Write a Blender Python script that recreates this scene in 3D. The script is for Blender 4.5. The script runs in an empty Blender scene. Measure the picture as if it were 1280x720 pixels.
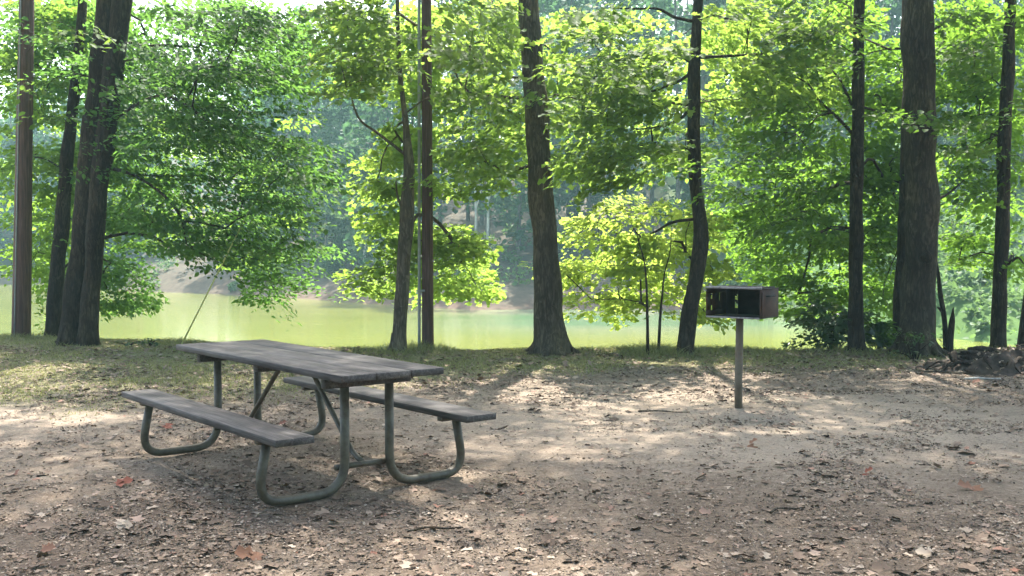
import bpy, math, random
import numpy as np

random.seed(7)
RNG = np.random.default_rng(11)
sc = bpy.context.scene
COL = sc.collection

# ------------------------------------------------------------------ camera
F = 1323.4; PITCH = 0.0406; CAMH = 1.49            # focal length and height for a 1280 px wide frame
cam = bpy.data.cameras.new('camera'); cam.sensor_width = 36; cam.lens = 36 * F / 1280
cam.clip_start = 0.05; cam.clip_end = 2000
cam_o = bpy.data.objects.new('camera', cam); COL.objects.link(cam_o)
cam_o.location = (0, 0, CAMH); cam_o.rotation_euler = (math.pi / 2 - PITCH, 0, 0)
sc.camera = cam_o


def at(px, py, d):
    """the point at depth y = d (metres) on the sight line of a place measured in the photograph"""
    a = (px - 640) / F; b = (360 - py) / F
    cp, sp = math.cos(PITCH), math.sin(PITCH)
    D = np.array([a, cp + b * sp, b * cp - sp])
    return D * (d / D[1]) + np.array([0, 0, CAMH])


def at_ground(px, py):
    a = (px - 640) / F; b = (360 - py) / F
    cp, sp = math.cos(PITCH), math.sin(PITCH)
    D = np.array([a, cp + b * sp, b * cp - sp])
    return D * (-CAMH / D[2]) + np.array([0, 0, CAMH])


GP = at_ground(923, 510)                            # where the grill post stands

# ------------------------------------------------------------------ light
SUN_EL = math.radians(58); SUN_AZ = math.radians(4)     # azimuth from +Y towards +X
TO_SUN = np.array([math.sin(SUN_AZ) * math.cos(SUN_EL), math.cos(SUN_AZ) * math.cos(SUN_EL), math.sin(SUN_EL)])
w = bpy.data.worlds.new('World'); sc.world = w; w.use_nodes = True
nt = w.node_tree
bg = nt.nodes['Background']
sky = nt.nodes.new('ShaderNodeTexSky'); sky.sky_type = 'NISHITA'; sky.sun_disc = False
sky.sun_elevation = SUN_EL; sky.sun_rotation = SUN_AZ
sky.air_density = .9; sky.dust_density = 4.5; sky.ozone_density = .7
nt.links.new(sky.outputs[0], bg.inputs[0]); bg.inputs[1].default_value = 0.15
sun = bpy.data.lights.new('sun', 'SUN'); sun.energy = 3.9; sun.angle = math.radians(0.6); sun.color = (1, .95, .86)
sun_o = bpy.data.objects.new('sun', sun); COL.objects.link(sun_o)
from mathutils import Vector
sun_o.rotation_euler = Vector(TO_SUN).to_track_quat('Z', 'Y').to_euler(); sun_o.location = (0, 20, 40)

sc.view_settings.view_transform = 'Standard'; sc.view_settings.look = 'None'
sc.view_settings.gamma = 1; sc.view_settings.use_curve_mapping = False
sc.view_settings.exposure = 2.25
sc.render.engine = 'CYCLES'
cy = sc.cycles
cy.use_denoising = True
try:
    cy.denoiser = 'OPENIMAGEDENOISE'; cy.denoising_input_passes = 'RGB_ALBEDO_NORMAL'
except Exception:
    pass
cy.max_bounces = 7; cy.diffuse_bounces = 3; cy.glossy_bounces = 2; cy.transmission_bounces = 5
cy.volume_bounces = 0; cy.transparent_max_bounces = 8
cy.caustics_reflective = False; cy.caustics_refractive = False
cy.sample_clamp_indirect = 6

# ------------------------------------------------------------------ mesh helpers


class MB:
    """collects vertices and faces, then links them as ONE mesh object"""
    def __init__(s):
        s.v = []; s.f = []; s.n = 0

    def add(s, verts, faces):
        verts = np.asarray(verts, float).reshape(-1, 3); faces = np.asarray(faces, int)
        s.v.append(verts); s.f.append(faces + s.n); s.n += len(verts)

    def merge(s, o):
        for v, f in zip(o.v, o.f):
            s.add(v, f - 0) if False else None
        base = s.n
        for v in o.v:
            s.v.append(v); s.n += len(v)
        for f in o.f:
            s.f.append(f + base)

    def box(s, size, c=(0, 0, 0), bev=0.0, rot=None, taper=None):
        x, y, z = [q / 2 for q in size]
        b = min(bev, x * .9, y * .9, z * .9)
        if b <= 0:
            V = np.array([(i * x, j * y, k * z) for k in (-1, 1) for j in (-1, 1) for i in (-1, 1)], float)
            Q = [(0, 2, 3, 1), (4, 5, 7, 6), (0, 1, 5, 4), (2, 6, 7, 3), (0, 4, 6, 2), (1, 3, 7, 5)]
            if rot is not None: V = V @ np.asarray(rot).T
            s.add(V + np.asarray(c), Q); return
        V = []; idx = {}
        for i in (-1, 1):
            for j in (-1, 1):
                for k in (-1, 1):
                    for a in range(3):
                        p = [i * (x - b), j * (y - b), k * (z - b)]
                        p[a] += (i, j, k)[a] * b
                        idx[(i, j, k, a)] = len(V); V.append(p)
        V = np.array(V, float); Q = []; T = []
        for a in range(3):
            o1, o2 = [q for q in range(3) if q != a]
            for sg in (-1, 1):
                def key(p, q):
                    t = [0, 0, 0]; t[a] = sg; t[o1] = p; t[o2] = q
                    return idx[(t[0], t[1], t[2], a)]
                Q.append((key(-1, -1), key(1, -1), key(1, 1), key(-1, 1)))
        for a in range(3):                      # edge bevels along axis a
            o1, o2 = [q for q in range(3) if q != a]
            for p in (-1, 1):
                for q in (-1, 1):
                    def k2(e, ax):
                        t = [0, 0, 0]; t[a] = e; t[o1] = p; t[o2] = q
                        return idx[(t[0], t[1], t[2], ax)]
                    Q.append((k2(-1, o1), k2(1, o1), k2(1, o2), k2(-1, o2)))
        for i in (-1, 1):
            for j in (-1, 1):
                for k in (-1, 1):
                    T.append([idx[(i, j, k, 0)], idx[(i, j, k, 1)], idx[(i, j, k, 2)]])
        Q = np.array(Q); T = np.array(T)
        # consistent outward winding (the box is convex)
        def fix(Fc):
            for r in range(len(Fc)):
                p = V[Fc[r]]; nrm = np.cross(p[1] - p[0], p[2] - p[0])
                if nrm @ p.mean(0) < 0: Fc[r] = Fc[r][::-1]
            return Fc
        Q = fix(Q); T = fix(T)
        if rot is not None: V = V @ np.asarray(rot).T
        V = V + np.asarray(c)
        base = s.n; s.v.append(V); s.n += len(V)
        s.f.append(Q + base); s.f.append(T + base)

    def tube(s, P, R, n=10, rough=0.0, freq=(2, 3), cap=True, rng=RNG):
        """a tube through points P with radii R (parallel-transported rings)"""
        P = np.asarray(P, float); R = np.broadcast_to(np.asarray(R, float), (len(P),))
        T = np.gradient(P, axis=0); T /= np.linalg.norm(T, axis=1)[:, None] + 1e-12
        a = np.array([1., 0, 0]) if abs(T[0][0]) < .9 else np.array([0, 1., 0])
        u = np.cross(T[0], a); u /= np.linalg.norm(u)
        ang = np.linspace(0, 2 * np.pi, n, endpoint=False)
        ph = rng.uniform(0, 6.28, 6)
        V = []
        for i in range(len(P)):
            u = u - T[i] * (u @ T[i]); u /= np.linalg.norm(u) + 1e-12
            v = np.cross(T[i], u)
            r = R[i] * np.ones(n)
            if rough:
                l = i / max(1, len(P) - 1) * 9
                r = r * (1 + rough * (.5 * np.sin(freq[0] * ang + ph[0] + .6 * l) + .4 * np.sin(freq[1] * ang + ph[1] - .9 * l)
                                      + .35 * np.sin(ang * 7 + ph[2] + .35 * l) + .3 * np.sin(ang + 1.7 * l + ph[3])))
            V.append(P[i] + np.cos(ang)[:, None] * u * r[:, None] + np.sin(ang)[:, None] * v * r[:, None])
        V = np.concatenate(V)
        i = np.arange(len(P) - 1)[:, None]; j = np.arange(n)[None]
        k = (j + 1) % n
        Q = np.stack([i * n + j, i * n + k, (i + 1) * n + k, (i + 1) * n + j], -1).reshape(-1, 4)
        base = s.n
        s.add(V, Q)
        if cap:
            m = len(V)
            s.v.append(np.array([P[0], P[-1]])); s.n += 2
            jj = np.arange(n); kk = (jj + 1) % n
            s.f.append(np.stack([np.full(n, m), kk, jj], -1) + base)
            s.f.append(np.stack([np.full(n, m + 1), jj + (len(P) - 1) * n, kk + (len(P) - 1) * n], -1) + base)

    def build(s, name, mat, parent=None, smooth=False, loc=None):
        me = bpy.data.meshes.new(name)
        V = np.concatenate(s.v) if s.v else np.zeros((0, 3))
        if loc is not None: V = V - np.asarray(loc)
        me.vertices.add(len(V)); me.vertices.foreach_set('co', V.astype(np.float32).ravel())
        loops = np.concatenate([f.ravel() for f in s.f]); sizes = np.concatenate([np.full(len(f), f.shape[1]) for f in s.f])
        me.loops.add(len(loops)); me.loops.foreach_set('vertex_index', loops.astype(np.int32))
        me.polygons.add(len(sizes))
        st = np.concatenate([[0], np.cumsum(sizes)[:-1]])
        me.polygons.foreach_set('loop_start', st.astype(np.int32))
        me.polygons.foreach_set('loop_total', sizes.astype(np.int32))
        if smooth: me.polygons.foreach_set('use_smooth', np.ones(len(sizes), bool))
        me.update(calc_edges=True)
        me.materials.append(mat)
        o = bpy.data.objects.new(name, me); COL.objects.link(o)
        if parent is not None: o.parent = parent
        elif loc is not None: o.location = loc
        return o


def thing(name, label, cat, loc, group=None, rz=0):
    o = bpy.data.objects.new(name, None); COL.objects.link(o)
    o.empty_display_size = .3
    o.location = loc; o.rotation_euler = (0, 0, rz)
    o['label'] = label; o['category'] = cat
    if group: o['group'] = group
    return o


def tag(o, label=None, cat=None, kind=None, group=None):
    if label: o['label'] = label
    if cat: o['category'] = cat
    if kind: o['kind'] = kind
    if group: o['group'] = group
    return o


def spline(P, n=6):
    """Catmull-Rom through rows of P"""
    P = np.asarray(P, float); Q = np.vstack([2 * P[0] - P[1], P, 2 * P[-1] - P[-2]])
    out = []
    for i in range(1, len(Q) - 2):
        for t in np.linspace(0, 1, n, endpoint=False):
            a, b, c, d = Q[i - 1], Q[i], Q[i + 1], Q[i + 2]
            out.append(.5 * (2 * b + (c - a) * t + (2 * a - 5 * b + 4 * c - d) * t * t + (3 * b - a - 3 * c + d) * t ** 3))
    out.append(P[-1])
    return np.array(out)


def fillet(P, r, n=7):
    """polyline with rounded corners of radius-like distance r"""
    P = [np.asarray(p, float) for p in P]; out = [P[0]]
    for i in range(1, len(P) - 1):
        a, b, c = P[i - 1], P[i], P[i + 1]
        d1 = (a - b); l1 = np.linalg.norm(d1); d2 = (c - b); l2 = np.linalg.norm(d2)
        q = min(r, l1 * .48, l2 * .48)
        s, e = b + d1 / l1 * q, b + d2 / l2 * q
        for t in np.linspace(0, 1, n):
            out.append((1 - t) ** 2 * s + 2 * t * (1 - t) * b + t * t * e)
    out.append(P[-1])
    return np.array(out)


def vnoise(x, y, seed=0):
    """smooth value noise, roughly -1..1"""
    x = np.asarray(x, float); y = np.asarray(y, float)
    xi = np.floor(x).astype(int); yi = np.floor(y).astype(int); fx = x - xi; fy = y - yi
    fx = fx * fx * (3 - 2 * fx); fy = fy * fy * (3 - 2 * fy)

    def h(a, b):
        n = (a * 374761393 + b * 668265263 + seed * 982451653) & 0x7fffffff
        n = ((n ^ (n >> 13)) * 1274126177) & 0x7fffffff
        return ((n ^ (n >> 16)) & 0xffff) / 32767.5 - 1
    return ((h(xi, yi) * (1 - fx) + h(xi + 1, yi) * fx) * (1 - fy) + (h(xi, yi + 1) * (1 - fx) + h(xi + 1, yi + 1) * fx) * fy)


def sstep(a, b, x):
    t = np.clip((np.asarray(x, float) - a) / (b - a), 0, 1)
    return t * t * (3 - 2 * t)


# ------------------------------------------------------------------ materials
def newmat(name):
    m = bpy.data.materials.new(name); m.use_nodes = True
    n = m.node_tree.nodes; b = n['Principled BSDF']
    return m, m.node_tree, b


def N(t, typ, **kw):
    n = t.nodes.new(typ)
    for k, v in kw.items():
        if k.startswith('i_'):
            n.inputs[k[2:].replace('_', ' ')].default_value = v
        else:
            setattr(n, k, v)
    return n


def ramp(t, fac, stops):
    r = N(t, 'ShaderNodeValToRGB')
    e = r.color_ramp.elements
    while len(e) < len(stops): e.new(.5)
    for q, (p, c) in zip(e, stops):
        q.position = p; q.color = (*c, 1)
    if fac is not None: t.links.new(fac, r.inputs[0])
    return r.outputs[0]


def noise(t, vec, scale, detail=4, rough=.6, dist=0.0):
    n = N(t, 'ShaderNodeTexNoise'); n.inputs['Scale'].default_value = scale
    n.inputs['Detail'].default_value = detail; n.inputs['Roughness'].default_value = rough
    n.inputs['Distortion'].default_value = dist
    if vec is not None: t.links.new(vec, n.inputs['Vector'])
    return n.outputs[0]


def mapping(t, scale, typ='Object'):
    tc = N(t, 'ShaderNodeTexCoord'); mp = N(t, 'ShaderNodeMapping')
    mp.inputs['Scale'].default_value = scale
    t.links.new(tc.outputs[typ], mp.inputs['Vector'])
    return mp.outputs[0]


def mix(t, fac, a, b, typ='MIX'):
    m = N(t, 'ShaderNodeMix', data_type='RGBA', blend_type=typ)
    for sock, val in ((m.inputs[0], fac), (m.inputs[6], a), (m.inputs[7], b)):
        if hasattr(val, 'is_linked') or hasattr(val, 'links'): t.links.new(val, sock)
        elif isinstance(val, (int, float)): sock.default_value = val
        else: sock.default_value = (*val, 1)
    return m.outputs[2]


def bump(t, b, height, strength, dist=.02):
    bp = N(t, 'ShaderNodeBump'); bp.inputs['Strength'].default_value = strength; bp.inputs['Distance'].default_value = dist
    t.links.new(height, bp.inputs['Height']); t.links.new(bp.outputs[0], b.inputs['Normal'])


def leaf_mat(name, c1, c2, trans, mixf=.5, rough=.42, spec=.5):
    m, t, b = newmat(name)
    g = N(t, 'ShaderNodeNewGeometry')
    col = ramp(t, g.outputs['Random Per Island'], [(0, c1), (.55, tuple((a + q) / 2 for a, q in zip(c1, c2))), (1, c2)])
    t.links.new(col, b.inputs['Base Color']); b.inputs['Roughness'].default_value = rough
    b.inputs['Specular IOR Level'].default_value = spec
    tr = N(t, 'ShaderNodeBsdfTranslucent')
    tcol = ramp(t, g.outputs['Random Per Island'], [(0, tuple(q * .65 for q in trans)), (1, trans)])
    t.links.new(tcol, tr.inputs[0])
    ms = N(t, 'ShaderNodeMixShader'); ms.inputs[0].default_value = mixf
    t.links.new(b.outputs[0], ms.inputs[1]); t.links.new(tr.outputs[0], ms.inputs[2])
    t.links.new(ms.outputs[0], t.nodes['Material Output'].inputs[0])
    return m


def bark_mat(name, dark, light, sz=1.0, bstr=.9):
    m, t, b = newmat(name)
    v = mapping(t, (8 * sz, 8 * sz, 2.6 * sz))
    n1 = noise(t, v, 2.2, 6, .65, .6)
    v2 = mapping(t, (1, 1, .5))
    n2 = noise(t, v2, 2.0, 3, .6)
    vo = N(t, 'ShaderNodeTexVoronoi'); vo.feature = 'DISTANCE_TO_EDGE'; vo.inputs['Scale'].default_value = 3.2
    wv = N(t, 'ShaderNodeTexNoise'); wv.inputs['Scale'].default_value = 1.6; wv.inputs['Detail'].default_value = 4
    vv = mapping(t, (6 * sz, 6 * sz, 1.1 * sz)); t.links.new(vv, wv.inputs['Vector'])
    va = N(t, 'ShaderNodeVectorMath', operation='MULTIPLY_ADD'); t.links.new(wv.outputs['Color'], va.inputs[0]); va.inputs[1].default_value = (1.3, 1.3, 1.3); t.links.new(vv, va.inputs[2])
    t.links.new(va.outputs[0], vo.inputs['Vector'])
    f = N(t, 'ShaderNodeMath', operation='MULTIPLY'); t.links.new(n1, f.inputs[0])
    cr = ramp(t, vo.outputs['Distance'], [(0, (.42, .42, .42)), (.16, (1, 1, 1))])
    t.links.new(cr, f.inputs[1])
    col = ramp(t, f.outputs[0], [(.1, tuple(q * .6 for q in dark)), (.4, dark), (.72, light)])
    patch = ramp(t, n2, [(.38, (.75, .72, .70)), (.5, (1, 1, 1)), (.66, (1.5, 1.55, 1.3))])
    col = mix(t, 1.0, col, patch, 'MULTIPLY')
    n4 = noise(t, mapping(t, (1, 1, .7)), 7.5, 5, .7, .8)
    lich = ramp(t, n4, [(.60, (0, 0, 0)), (.68, (1, 1, 1))])
    lf = N(t, 'ShaderNodeMath', operation='MULTIPLY'); t.links.new(lich, lf.inputs[0]); lf.inputs[1].default_value = .28
    col = mix(t, lf.outputs[0], col, tuple(min(.5, q * 2.0 + .015) for q in light))
    t.links.new(col, b.inputs['Base Color']); b.inputs['Roughness'].default_value = .92
    b.inputs['Specular IOR Level'].default_value = .2
    bump(t, b, f.outputs[0], bstr, .03)
    return m


M = {}
M['bark_dark'] = bark_mat('dark_bark', (.030, .021, .015), (.080, .058, .043))
M['bark_mid'] = bark_mat('grey_brown_bark', (.070, .052, .036), (.155, .122, .09))
M['bark_grey'] = bark_mat('smooth_grey_bark', (.088, .070, .050), (.18, .148, .112), .8, .6)
M['bark_warm'] = bark_mat('dark_warm_bark', (.042, .032, .022), (.105, .082, .060))
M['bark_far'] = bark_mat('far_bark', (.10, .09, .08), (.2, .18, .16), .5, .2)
M['bark_pale'] = bark_mat('pale_bark', (.42, .40, .36), (.6, .58, .54), .5, .2)
M['leaf_left'] = leaf_mat('leaf_deep_green', (.024, .068, .026), (.054, .112, .040), (.18, .37, .065), .52, .6, .15)
M['leaf_yellow'] = leaf_mat('leaf_yellow_green', (.042, .098, .024), (.085, .145, .034), (.36, .54, .085), .55, .6, .15)
M['leaf_sapling'] = leaf_mat('leaf_sapling', (.07, .13, .034), (.12, .185, .048), (.52, .68, .12), .6, .6, .15)
M['leaf_mid'] = leaf_mat('leaf_fresh_green', (.032, .080, .020), (.065, .12, .030), (.27, .45, .06), .55, .6, .15)
M['leaf_right'] = leaf_mat('leaf_woodland_green', (.020, .058, .014), (.045, .095, .022), (.24, .44, .05), .52, .6, .15)
M['leaf_shrub'] = leaf_mat('leaf_shrub', (.030, .065, .028), (.06, .105, .045), (.13, .24, .04), .4, .32, .6)
M['leaf_far'] = leaf_mat('leaf_far', (.020, .058, .034), (.042, .088, .050), (.11, .24, .085), .4, .6, .2)
M['leaf_far_light'] = leaf_mat('leaf_far_light', (.045, .095, .042), (.08, .135, .055), (.17, .29, .08), .4, .6, .2)


def wood_mat():
    m, t, b = newmat('weathered_wood')
    v = mapping(t, (1.2, 26, 26))
    n1 = noise(t, v, 2.4, 7, .68, .5)
    n2 = noise(t, mapping(t, (1.1, 3, 3)), 2.3, 3, .6)
    col = ramp(t, n1, [(.25, (.036, .032, .030)), (.5, (.10, .093, .088)), (.75, (.195, .184, .176))])
    st = ramp(t, n2, [(.35, (.62, .6, .6)), (.65, (1.12, 1.08, 1.06))])
    g = N(t, 'ShaderNodeNewGeometry')
    pl = ramp(t, g.outputs['Random Per Island'], [(0, (.82, .82, .83)), (1, (1.12, 1.1, 1.08))])
    col = mix(t, 1.0, mix(t, 1.0, col, st, 'MULTIPLY'), pl, 'MULTIPLY')
    t.links.new(col, b.inputs['Base Color']); b.inputs['Roughness'].default_value = .62
    b.inputs['Specular IOR Level'].default_value = .12
    bump(t, b, n1, .55, .006)
    return m


def steel_mat():
    m, t, b = newmat('worn_galvanised_steel')
    n1 = noise(t, mapping(t, (1, 1, 1)), 9, 5, .65)
    n2 = noise(t, mapping(t, (1, 1, 1)), 45, 3, .6)
    col = ramp(t, n1, [(.35, (.054, .043, .029)), (.55, (.105, .092, .064)), (.7, (.068, .044, .028))])
    t.links.new(col, b.inputs['Base Color']); b.inputs['Metallic'].default_value = .12
    t.links.new(ramp(t, n2, [(.3, (.42, .42, .42)), (.7, (.6, .6, .6))]), b.inputs['Roughness'])
    bump(t, b, n2, .15, .004)
    return m


def rust_mat(name, a, c, d):
    m, t, b = newmat(name)
    n1 = noise(t, mapping(t, (1, 1, 1)), 7, 7, .7, .4)
    col = ramp(t, n1, [(.33, a), (.52, c), (.7, d)])
    t.links.new(col, b.inputs['Base Color']); b.inputs['Roughness'].default_value = .78
    b.inputs['Metallic'].default_value = .2
    bump(t, b, noise(t, mapping(t, (1, 1, 1)), 60, 4), .35, .004)
    return m


M['wood'] = wood_mat(); M['steel'] = steel_mat()
M['rust'] = rust_mat('rusted_iron', (.020, .012, .009), (.054, .024, .014), (.090, .042, .024))
M['soot'] = rust_mat('sooty_iron', (.010, .009, .009), (.022, .018, .016), (.05, .032, .025))
M['bare'] = rust_mat('bare_worn_steel', (.07, .05, .045), (.30, .28, .28), (.16, .11, .10))
M['post'] = rust_mat('weathered_post', (.10, .082, .06), (.17, .14, .105), (.085, .055, .04))


def pole_mat():
    m, t, b = newmat('creosoted_pole_wood')
    n1 = noise(t, mapping(t, (14, 14, .8)), 3, 6, .65, .3)
    col = ramp(t, n1, [(.3, (.036, .017, .013)), (.55, (.105, .052, .041)), (.75, (.18, .108, .09))])
    t.links.new(col, b.inputs['Base Color']); b.inputs['Roughness'].default_value = .85
    bump(t, b, n1, .6, .012)
    return m


M['pole'] = pole_mat()


def flat_mat(name, c, rough=.6, metal=0.0, var=.15, sc_=12):
    m, t, b = newmat(name)
    n1 = noise(t, mapping(t, (1, 1, 1)), sc_, 4)
    col = ramp(t, n1, [(.3, tuple(q * (1 - var) for q in c)), (.7, tuple(min(1, q * (1 + var)) for q in c))])
    t.links.new(col, b.inputs['Base Color']); b.inputs['Roughness'].default_value = rough; b.inputs['Metallic'].default_value = metal
    return m


M['conduit'] = flat_mat('grey_conduit', (.30, .31, .31), .6, .1)
M['guard'] = flat_mat('yellow_guard', (.62, .60, .22), .5)
M['wire'] = flat_mat('steel_wire', (.3, .3, .31), .4, .8)
M['soil'] = flat_mat('dark_soil', (.048, .034, .025), .98, 0, .6, 14)

# ------------------------------------------------------------------ terrain
ZW = -1.6                                           # pond level


def crest(x):
    return 15.3 + .33 * np.maximum(0, -x - 1.5) + .12 * np.sin(x * .9)


def shore(x):
    """where the far waterline lies"""
    s = 50.5 + .95 * np.maximum(0, -x - 2) + .8 * np.sin(x * .31)
    s = np.minimum(s, 82 + x * 0)
    return s - 18 * sstep(9, 16, x)


def terrain(x, y):
    x = np.asarray(x, float); y = np.asarray(y, float)
    c = crest(x)
    near = .010 * vnoise(x * .9, y * .9, 1) + .012 * vnoise(x * 2.7, y * 2.7, 2)
    z = near - .055 * np.exp(-((y - c + .8) / 1.6) ** 2) * (x < 99)
    drop = sstep(c, c + 5.5, y)
    z = z * (1 - drop) + drop * -2.5
    s = shore(x)
    bank = 2.5 * sstep(s - 4, s + 5, y) * (.85 + .15 * np.sin(x * .2)) + .21 * np.maximum(0, y - s - 5) - .18 * np.maximum(0, y - s - 75)
    right = sstep(10, 18, x)
    bank = bank * (1 - right) + right * (2.0 * sstep(s - 5, s + 8, y) + .20 * np.maximum(0, y - s - 3) - .17 * np.maximum(0, y - s - 80))
    bank += (y > s) * .25 * vnoise(x * .25, y * .25, 4) * sstep(s, s + 6, y)
    return z + bank * (y > c + 6)


def axis(parts):
    out = []
    for a, b, st in parts:
        out.append(np.arange(a, b, st))
    return np.concatenate(out + [[parts[-1][1]]])


gx = axis([(-260, -60, 10), (-60, -14, 1.6), (-14, -9, .4), (-9, 9, .07), (9, 14, .4), (14, 60, 1.6), (60, 260, 10)])
gy = axis([(-120, -10, 8), (-10, 2.5, .8), (2.5, 11, .055), (11, 17, .10), (17, 24, .4), (24, 100, 1.2), (100, 420, 10)])
X, Y = np.meshgrid(gx, gy)
Z = terrain(X, Y)
fine = (np.abs(X) < 9.2) & (Y > 2.4) & (Y < 17)
Z = Z + fine * (.006 * vnoise(X * 9, Y * 9, 5) + .004 * vnoise(X * 21, Y * 21, 6))
# worn hollow and ash apron round the grill post
nx, ny = len(gx), len(gy)
ii = np.arange(ny - 1)[:, None]; jj = np.arange(nx - 1)[None]
Q = np.stack([ii * nx + jj, ii * nx + jj + 1, (ii + 1) * nx + jj + 1, (ii + 1) * nx + jj], -1).reshape(-1, 4)


def grass_edge(x):
    """nearest y at which grass begins, for each x on the near bank"""
    return np.interp(x, [-9, -6, -3.5, -1.7, -.6, .4, 1.5, 3.5, 5.5, 7, 9], [8.6, 9.3, 10.0, 10.8, 11.3, 12.2, 12.6, 12.6, 13.2, 13.6, 13.8])


def bare(x, y):
    """1 on the swept sandy patch in the middle, 0 where litter lies thick"""
    a = np.exp(-(((x - 1.9) / 2.6) ** 2 + ((y - 9.0) / 2.0) ** 2))
    b = .8 * np.exp(-(((x + 5.0) / 2.0) ** 2 + ((y - 9.1) / .9) ** 2))
    c = .55 * np.exp(-(((x - 4.2) / 1.7) ** 2 + ((y - 7.4) / 1.0) ** 2))
    return np.clip(np.maximum(np.maximum(a, b), c) * 1.25, 0, 1)


m, t, b = newmat('ground_soil')
geo = N(t, 'ShaderNodeNewGeometry'); pos = geo.outputs['Position']
big = noise(t, pos, .55, 4, .6); mid = noise(t, pos, 2.6, 5, .65); fin = noise(t, pos, 28, 5, .7); grit = noise(t, pos, 95, 3, .7)
litt = N(t, 'ShaderNodeAttribute', attribute_name='litter'); gras = N(t, 'ShaderNodeAttribute', attribute_name='turf')
farA = N(t, 'ShaderNodeAttribute', attribute_name='bank')
sand = ramp(t, fin, [(.25, (.19, .145, .105)), (.5, (.29, .232, .176)), (.8, (.40, .33, .26))])
hum = ramp(t, fin, [(.28, (.062, .044, .031)), (.5, (.130, .096, .069)), (.75, (.21, .160, .118))])
mm = N(t, 'ShaderNodeMath', operation='MULTIPLY_ADD'); t.links.new(mid, mm.inputs[0]); mm.inputs[1].default_value = 1.5; mm.inputs[2].default_value = -.75
m2 = N(t, 'ShaderNodeMath', operation='ADD', use_clamp=True); t.links.new(mm.outputs[0], m2.inputs[0]); t.links.new(litt.outputs['Fac'], m2.inputs[1])
col = mix(t, m2.outputs[0], sand, hum)
speck = ramp(t, grit, [(.34, (.60, .54, .49)), (.44, (1, 1, 1)), (.62, (1, 1, 1)), (.74, (1.35, 1.3, 1.22))])
col = mix(t, 1.0, col, speck, 'MULTIPLY')
turf = ramp(t, mid, [(.3, (.125, .108, .055)), (.55, (.185, .175, .083)), (.75, (.28, .235, .145))])
col = mix(t, gras.outputs['Fac'], col, turf)
fbank = ramp(t, mid, [(.3, (.07, .043, .031)), (.5, (.115, .077, .055)), (.7, (.15, .115, .08))])
fgrass = ramp(t, big, [(.3, (.04, .085, .02)), (.6, (.065, .12, .028)), (.8, (.11, .13, .05))])
ffor = ramp(t, mid, [(.3, (.045, .04, .03)), (.6, (.085, .07, .05)), (.8, (.07, .085, .04))])
sepf = N(t, 'ShaderNodeAttribute', attribute_name='meadow')
wood_f = N(t, 'ShaderNodeAttribute', attribute_name='forest')
far_c = mix(t, sepf.outputs['Fac'], mix(t, wood_f.outputs['Fac'], fbank, ffor), fgrass)
col = mix(t, farA.outputs['Fac'], col, far_c)
t.links.new(col, b.inputs['Base Color']); b.inputs['Roughness'].default_value = .95; b.inputs['Specular IOR Level'].default_value = .15
hs = N(t, 'ShaderNodeMath', operation='ADD'); t.links.new(fin, hs.inputs[0])
h2 = N(t, 'ShaderNodeMath', operation='MULTIPLY'); t.links.new(grit, h2.inputs[0]); h2.inputs[1].default_value = .5
t.links.new(h2.outputs[0], hs.inputs[1])
bump(t, b, hs.outputs[0], .75, .02)
M['ground'] = m

g = MB(); g.add(np.stack([X, Y, Z], -1).reshape(-1, 3), Q)
go = g.build('ground', M['ground'], smooth=True); tag(go, kind='structure')


def attr(name, arr):
    a = go.data.attributes.new(name, 'FLOAT', 'POINT'); a.data.foreach_set('value', np.clip(arr, 0, 1).astype(np.float32).ravel())


lit_f = .66 - .85 * bare(X, Y) + .30 * sstep(8.2, 5.5, Y) + .22 * vnoise(X * .7 + 3, Y * .7, 8) + .15 * sstep(2, 7, X) * sstep(12, 10, Y)
attr('litter', lit_f - .8 * np.exp(-(((X - GP[0] - .05) / .75) ** 2 + ((Y - GP[1] + .25) / .6) ** 2)))
ge = grass_edge(X) + .5 * vnoise(X * 1.3, Y * 1.3, 9)
attr('turf', .85 * sstep(ge - .6, ge + 1.0, Y))
attr('bank', sstep(crest(X) + 1.5, crest(X) + 3.5, Y))
S = shore(X)
mead = np.clip(sstep(9, 13, X + .6 * vnoise(X * .5, Y * .5, 10)) + sstep(crest(X) + 14, crest(X) + 1, Y), 0, 1)
attr('meadow', mead); attr('forest', np.maximum(sstep(S + .8, S + 3.2, Y + 2 * vnoise(X * .4, Y * .4, 12)), .8 * sstep(-16, -20, X)))

# pond
m, t, b = newmat('pond_water')
geo = N(t, 'ShaderNodeNewGeometry')
mp = N(t, 'ShaderNodeMapping'); mp.inputs['Scale'].default_value = (.10, .55, 1); t.links.new(geo.outputs['Position'], mp.inputs['Vector'])
n1 = noise(t, mp.outputs[0], .35, 4, .6)
sep = N(t, 'ShaderNodeSeparateXYZ'); t.links.new(geo.outputs['Position'], sep.inputs[0])
edge = N(t, 'ShaderNodeMapRange'); t.links.new(sep.outputs['Y'], edge.inputs['Value'])
for k, v in (('From Min', 34), ('From Max', 41), ('To Min', 0), ('To Max', .8)): edge.inputs[k].default_value = v
xr = N(t, 'ShaderNodeMapRange'); t.links.new(sep.outputs['X'], xr.inputs['Value'])
for k, v in (('From Min', -6), ('From Max', 1), ('To Min', 0), ('To Max', 1)): xr.inputs[k].default_value = v
al = N(t, 'ShaderNodeMath', operation='MULTIPLY'); t.links.new(edge.outputs[0], al.inputs[0]); t.links.new(xr.outputs[0], al.inputs[1])
water_c = ramp(t, n1, [(.35, (.145, .170, .032)), (.65, (.182, .206, .046))])
algae_c = ramp(t, n1, [(.42, (.065, .17, .085)), (.6, (.17, .22, .15))])
t.links.new(mix(t, al.outputs[0], water_c, algae_c), b.inputs['Base Color'])
b.inputs['Roughness'].default_value = .07; b.inputs['IOR'].default_value = 1.30
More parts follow.
